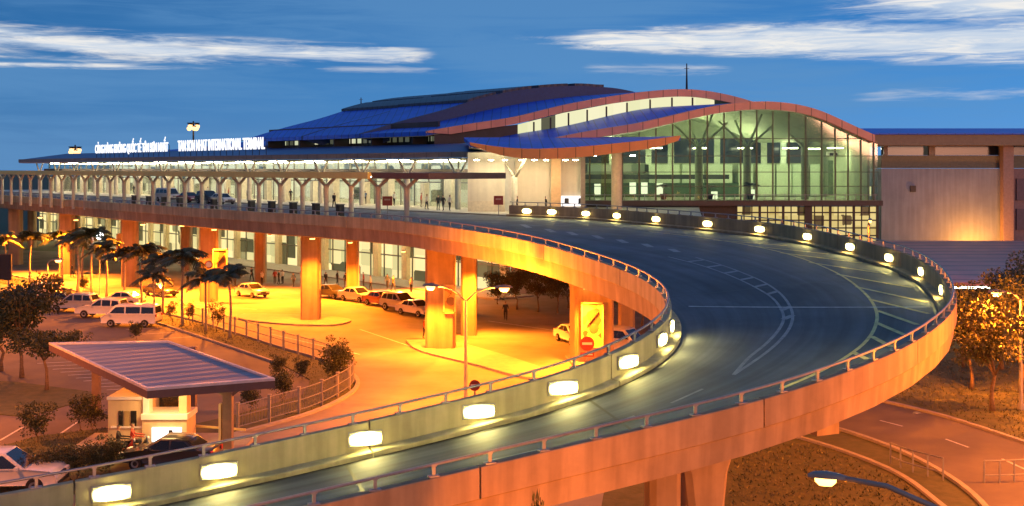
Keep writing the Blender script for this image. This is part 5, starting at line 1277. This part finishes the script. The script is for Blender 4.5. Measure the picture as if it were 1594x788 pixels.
# ================================================================ signs and posters
def round_sign(px, py, Y, dia, label, base=0., plate=False, bar_=True, col=RED):
    a = at(px, py, Y); o = thing('road_sign', label, 'sign', (a.x, Y, base), 0); h = a.z-base
    m = MB(); m.tube([(0, .05, 0), (0, .05, h)], .045, 8); m.build('post', GREY, o)
    m = MB(); m.lathe([(dia/2, -.015), (dia/2, .015)], (0, 0, h), 20, 'y'); m.build('disc', col, o)
    m = MB()
    if bar_: m.box((0, -.022, h), (dia*.7, .012, dia*.17), 0, Matrix.Rotation(R(0), 3, 'Y'))
    else: m.lathe([(dia*.36, -.026), (dia*.36, -.018)], (0, 0, h), 18, 'y')
    m.build('symbol', WHITE, o)
    if plate: m = MB(); m.box((0, 0, h-dia*.5-.26), (dia*.95, .03, .3)); m.build('plate', RED, o); m = MB(); m.box((0, -.02, h-dia*.5-.26), (dia*.75, .012, .08)); m.build('plate_mark', WHITE, o)
def square_sign(px, py, Y, w_, label, base):
    a = at(px, py, Y); h = a.z-base; o = thing('road_sign', label, 'sign', (a.x, Y, base))
    m = MB(); m.tube([(0, .05, 0), (0, .05, h)], .04, 8); m.build('post', GREY, o)
    m = MB(); m.box((0, 0, h), (w_, .05, w_*.95)); m.build('plate', RED, o)
    m = MB(); m.box((0, -.03, h+.12), (w_*.6, .012, w_*.16)); m.build('symbol', mat('sign_pink', (.45, .25, .2), .5), o)
round_sign(739, 600, 64, .62, 'dark red no-entry disc just above the parapet, right of the twin lamp'); round_sign(914, 535, 80, 1.0, 'red no-entry disc with a red plate in front of the tall poster pier', plate=True)
round_sign(1427, 650, 66, .7, 'pale round sign on a post by the right access road', bar_=False, col=GREY)
square_sign(776, 312, 116, .95, 'small dark red square sign on a thin post on the departures pavement', FLR); square_sign(603, 313, 100, .85, 'dark red square sign at the near end of the drop-off canopy', FLR-.2)
round_sign(325, 412, 112, .8, 'red ringed sign between the palms', bar_=False)
def poster_mat(name, seed, c1, c2, c3):
    m, nt, b = nodes(name); L = nt.links; tc = nt.nodes.new('ShaderNodeTexCoord'); v = nt.nodes.new('ShaderNodeTexVoronoi'); v.inputs['Scale'].default_value = 1.5; v.inputs['Randomness'].default_value = .9
    mp = nt.nodes.new('ShaderNodeMapping'); mp.inputs['Location'].default_value = (seed, seed*2, seed*3); L.new(tc.outputs['Object'], mp.inputs[0]); L.new(mp.outputs[0], v.inputs['Vector'])
    sp = nt.nodes.new('ShaderNodeSeparateColor'); L.new(v.outputs['Color'], sp.inputs[0]); r = nt.nodes.new('ShaderNodeValToRGB'); e = r.color_ramp.elements; r.color_ramp.interpolation = 'CONSTANT'
    e[0].color = c1+(1,); e[1].position = .62; e[1].color = c2+(1,); q = e.new(.35); q.color = c3+(1,); L.new(sp.outputs[0], r.inputs[0]); L.new(r.outputs[0], b.inputs['Base Color']); b.inputs['Roughness'].default_value = .35; MATS[name] = m; return m
for i, (x0, x1, y0, y1, Y, l) in enumerate(((474, 498, 408, 452, 105.9, 'yellow framed poster on the pier left of centre'), (906, 938, 471, 541, 82.4, 'tall yellow framed poster on the pier inside the loop'), (691, 708, 444, 488, 88.6, 'dark patterned poster on the widest middle pier'), (332, 353, 388, 432, 118.5, 'poster on the pier behind the nearest palm'), (182, 200, 364, 398, 141, 'poster on the third pier from the left'))):
    a, b = at(x0, y0, Y), at(x1, y1, Y); w_, h_ = b.x-a.x, a.z-b.z; o = thing('poster_board', l, 'poster', ((a.x+b.x)/2, Y, b.z), 0, 'posters on the viaduct piers')
    m = MB(); m.box((0, .1, h_/2), (w_, .14, h_)); m.build('panel', poster_mat('poster_print_%d' % i, i*3.3+1, (.55, .42, .14), (.10, .07, .04), (.42, .2, .07)), o)
    m = MB()
    for q in ((-w_/2, h_/2, .12, h_), (w_/2, h_/2, .12, h_), (0, .04, w_+.12, .12), (0, h_-.04, w_+.12, .12)): m.box((q[0], .02, q[1]), (q[2], .12, q[3]))
    m.build('frame', mat('poster_frame', (.62, .48, .24), .5), o)
    m = MB(); m.lathe([(.34, .012), (.34, .03)], (.1, 0, h_*.42), 18, 'y'); m.lathe([(.2, .006), (.2, .03)], (.1, 0, h_*.42), 14, 'y'); m.bar((-w_*.25, .02, h_*.5), (w_*.3, .02, h_*.8), .22, .03); m.build('printed_shape', mat('poster_shape', (.16, .09, .05), .5), o)
bbd = thing('billboard', 'dark billboard seen from behind at the far left edge', 'billboard', gz(4, 452))
Yb = bbd.location.y; a, b = at(-14, 396, Yb), at(18, 436, Yb)
m = MB(); m.box(((a.x+b.x)/2, Yb, (a.z+b.z)/2), (b.x-a.x, .25, a.z-b.z)); m.wbuild('panel', DARK, bbd)
for x in (a.x+.5, b.x-.4): m = MB(); m.box((x, Yb+.2, b.z/2), (.18, .18, b.z)); m.wbuild('leg', GREY, bbd)
# white railings on the right
def barrier(pts, label, hgt=1.0):
    q = [gz(*p) for p in pts]; o = thing('crowd_barrier', label, 'barrier', q[0]); c = Curve(q, .5)
    n = max(3, int(c.L/.75)); pm = MB(); pm.bar((0, 0, 0), (0, 0, hgt), .06); pme = pm.mesh('post', GREY)
    for i in range(n+1): x = bpy.data.objects.new('post', pme); COL.objects.link(x); x.parent = o; x.location = c.at(c.L*i/n)-q[0]
    for z in (.35, hgt): m = MB(); m.tube([p+Vector((0, 0, z)) for p in c.p], .035, 6); m.wbuild('rail', GREY, o)
barrier([(1386, 722), (1410, 732), (1438, 740), (1468, 748)], 'pale tubular barrier beside the access road, left one of two'); barrier([(1532, 752), (1565, 752), (1600, 750)], 'pale tubular barrier at the right edge beyond the bend of the access road')
# ================================================================ people
SKIN = mat('skin', (.45, .27, .18), .6); HAIR = mat('black_hair', (.02, .017, .015), .6)
def person(x, y, z, rz, shirt, trousers, label, group, walk=0., arm=0., seat=False):
    J = {}; E_ = []
    def v(n, p, r, par=None): J[n] = (Vector(p), r, par)
    w = walk; hz_ = .9 if not seat else .75
    v('pelvis', (0, 0, hz_), .14); v('waist', (0, 0, hz_+.16), .125, 'pelvis'); v('chest', (.02, 0, hz_+.40), .155, 'waist'); v('neck', (.03, 0, hz_+.58), .06, 'chest'); v('chin', (.05, 0, hz_+.66), .075, 'neck'); v('head', (.045, 0, hz_+.76), .10, 'chin'); v('crown', (.03, 0, hz_+.84), .07, 'head')
    for s, sg in (('l', 1), ('r', -1)):
        f = w*sg
        if not seat:
            v('hip'+s, (0, .10*sg, .86), .10, 'pelvis'); v('knee'+s, (.16*f+.03, .10*sg, .47), .065, 'hip'+s); v('ank'+s, (.26*f-.03, .10*sg, .08), .045, 'knee'+s); v('toe'+s, (.26*f+.15, .11*sg, .035), .035, 'ank'+s)
        else:
            v('hip'+s, (.02, .11*sg, .73), .10, 'pelvis'); v('knee'+s, (.42, .20*sg, .68), .068, 'hip'+s); v('ank'+s, (.30, .21*sg, .30), .046, 'knee'+s); v('toe'+s, (.46, .21*sg, .26), .035, 'ank'+s)
        v('sh'+s, (.02, .19*sg, hz_+.50), .062, 'chest'); v('el'+s, (-.12*f+arm*.15-.02, .25*sg, hz_+.24), .046, 'sh'+s); v('wr'+s, (-.14*f+.05+arm*.42, .24*sg, hz_+.03+arm*.18), .034, 'el'+s); v('hand'+s, (-.14*f+.09+arm*.5, .23*sg, hz_-.07+arm*.24), .032, 'wr'+s)
    names = list(J); me = bpy.data.meshes.new('body'); me.from_pydata([tuple(J[n][0]) for n in names], [(names.index(n), names.index(J[n][2])) for n in names if J[n][2]], [])
    o = bpy.data.objects.new('body', me); COL.objects.link(o); o.modifiers.new('skin', 'SKIN'); ss = o.modifiers.new('sub', 'SUBSURF'); ss.levels = 1; ss.render_levels = 1
    for i, n in enumerate(names): d = me.skin_vertices[0].data[i]; d.radius = (J[n][1],)*2; d.use_root = (n == 'pelvis')
    dg = bpy.context.evaluated_depsgraph_get(); dg.update(); nm = bpy.data.meshes.new_from_object(o.evaluated_get(dg)); bpy.data.objects.remove(o)
    nm.name = 'body'; nm.materials.clear()
    for q in (SKIN, shirt, trousers, HAIR, DARK): nm.materials.append(q)
    for pl in nm.polygons:
        c = pl.center; zz = c.z
        if zz > hz_+.78 or (zz > hz_+.66 and c.x < .01): k = 3
        elif zz > hz_+.575: k = 0
        elif not seat and zz < .10: k = 4
        elif abs(c.y) > .17 and zz < hz_+.18 and zz > hz_-.2 and not seat: k = 0
        elif zz > hz_+.02: k = 1
        else: k = 2
        pl.material_index = k; pl.use_smooth = True
    t = bpy.data.objects.new('person', nm); COL.objects.link(t); t.location = (x, y, z); t.rotation_euler = (0, 0, rz); return tag(t, label, 'person', group)
def cl(name, c): return mat(name, c, .85, var=.15, scale=6)
WS, BS, RS, KS, DT, BT = cl('white_shirt', (.6, .58, .52)), cl('blue_shirt', (.08, .13, .25)), cl('red_shirt', (.4, .06, .04)), cl('black_shirt', (.03, .03, .035)), cl('dark_trousers', (.03, .03, .04)), cl('brown_trousers', (.12, .08, .05))
def pp(px, py, z, rz, s, t, l, g, **k): Y = (H-z)*F/(py-HZ); return person((px-CX)*Y/F, Y, z, rz, s, t, l, g, **k)
GP = 'people on the arrivals forecourt'
pp(428, 442, .02, R(-60), RS, BT, 'person in a red shirt standing left of the poster pier', GP); pp(434, 443, .02, R(20), KS, DT, 'person in dark clothes close beside the one in the red shirt', GP, walk=.5); pp(440, 442, .02, R(150), WS, DT, 'person in a white shirt to the right of the red-shirted one', GP)
pp(457, 447, .02, R(-120), BS, DT, 'person in a blue shirt beside the dark side of the poster pier', GP, walk=.6); pp(507, 446, .02, R(-50), KS, BT, 'person in black just right of the poster pier', GP, walk=.7); pp(577, 452, .02, R(180), WS, DT, 'person in a white shirt behind the queue of cars', GP, walk=.4)
pp(787, 499, .02, R(-90), KS, DT, 'lone dark figure walking across the forecourt near the orange-lit grove', GP, walk=.8); pp(661, 527, .02, R(-20), RS, DT, 'person in a red shirt at the left foot of the widest pier', GP, walk=.3); pp(292, 441, .02, R(-30), BS, DT, 'person in blue between the palms behind the car park', GP); pp(112, 432, .02, R(10), KS, DT, 'dark figure among the far palms', GP, walk=.7)
GD = 'people on the departures pavement'
for (px, py, s, l, wk_) in ((682, 327.5, KS, 'person in black at the departures entrance, left of a pair', .2), (690, 328.2, KS, 'person in dark clothes at the departures entrance, right of a pair', .6), (700, 328, WS, 'person in a white shirt beside the dark pair at the entrance', .5), (545, 324, RS, 'person in red under the canopy end', .4), (470, 321, RS, 'person in red farther along under the canopy', .5), (520, 323, KS, 'person in black between two canopy columns', .6), (436, 319.5, BS, 'person in blue beneath the canopy near the middle', .3), (805, 331, KS, 'dark figure just behind the start of the outer parapet', .1), (850, 331.5, KS, 'dark figure behind the outer parapet by the second lamp', .2), (664, 326, WS, 'person in white left of the entrance pair', .5)):
    pp(px, py, FLR, R(rnd.uniform(-180, 180)), s, DT, l, GD, walk=wk_)
src = [o for o in COL.objects if o.name.startswith('person') and o.get('group') == GP][:7]
for i, (px, py) in enumerate(((344, 440), (366, 447), (392, 440), (408, 446), (470, 444), (525, 446), (538, 450), (566, 449), (603, 452), (612, 455), (640, 458), (205, 428), (222, 433), (160, 424))):
    q = gz(px, py); o = dup(src[(i*3) % 7], (q.x, q.y, .17), R(i*77)); o['label'] = '%s figure from the left along the arrivals kerb' % ORD[sorted((344, 366, 392, 408, 470, 525, 538, 566, 603, 612, 640, 205, 222, 160)).index(px)]; o['group'] = 'people along the arrivals kerb'
for i, t in enumerate((12, 19, 27, 33, 41, 46, 55, 63, 72, 80, 91, 101)):
    o = dup(src[(i*5) % 7], E(t, 2.2+(i % 3), FLR), R(i*53)); o['label'] = '%s figure from the near end along the departures glass front' % ORD[i]; o['group'] = 'people along the departures front'
# motorbike riders waiting at the toll booth
def motorbike(x, y, rz, col, label, group):
    o = thing('motorbike', label, 'motorbike', (x, y, .01), rz, group)
    for wx in (-.62, .62):
        m = MB(); m.lathe([(.2, -.045), (.27, -.045), (.29, 0), (.27, .045), (.2, .045)], (wx, 0, .29), 16, 'y'); w = m.build('wheel', TYRE, o, True); m = MB(); m.lathe([(.02, -.03), (.2, -.02), (.2, .02), (.02, .03)], (wx, 0, .29), 12, 'y'); m.build('rim', STEEL, w)
    m = MB(); m.loft([[Vector((x_, y_*w_, z_)) for y_, z_ in ((-1, zb), (1, zb), (1, zt), (-1, zt))] for x_, w_, zb, zt in ((-.85, .06, .62, .72), (-.5, .14, .42, .74), (-.1, .13, .3, .7), (.15, .10, .28, .48), (.42, .12, .35, .85), (.5, .08, .6, .98))]); bevel(m.build('body', col, o), .02)
    m = MB(); m.loft([[Vector((x_, y_, z_)) for y_, z_ in ((-w_, .72), (w_, .72), (w_, .80), (-w_, .80))] for x_, w_ in ((-.75, .1), (-.3, .14), (.05, .1))]); m.build('seat', TYRE, o)
    m = MB(); m.tube([(.62, 0, .3), (.46, 0, 1.0)], .03, 6); m.tube([(.38, -.33, 1.02), (.46, 0, 1.0), (.38, .33, 1.02)], .02, 6); m.build('handlebar', STEEL, o)
    m = MB(); m.lathe([(.02, .02), (.09, .05), (.09, .1), (.02, .11)], (.5, 0, .9), 12, 'x'); m.build('headlight', HEADL, o)
    return o
GM = 'motorbikes waiting at the toll booth'
for px, py, c, s, l, lp in ((190, 716, RCAR, KS, 'red motorbike left of the toll booth wall', 'rider in black on the red motorbike'), (212, 712, DCAR, RS, 'dark motorbike in front of the toll booth wall', 'rider in a red shirt on the dark motorbike')):
    q = gz(px, py); motorbike(q.x, q.y, R(15), c, l, GM); f = Vector((math.cos(R(15)), math.sin(R(15)), 0)); person(q.x-f.x*.2, q.y-f.y*.2, .10, R(15), s, DT, lp+' at the toll booth', GM, arm=1., seat=True)
SC.view_settings.view_transform = 'Standard'; SC.view_settings.look = 'None'; SC.view_settings.exposure = 0; SC.view_settings.gamma = 1
SC.cycles.use_denoising = True
SC.cycles.max_bounces = 6; SC.cycles.transparent_max_bounces = 12; SC.cycles.sample_clamp_indirect = 6
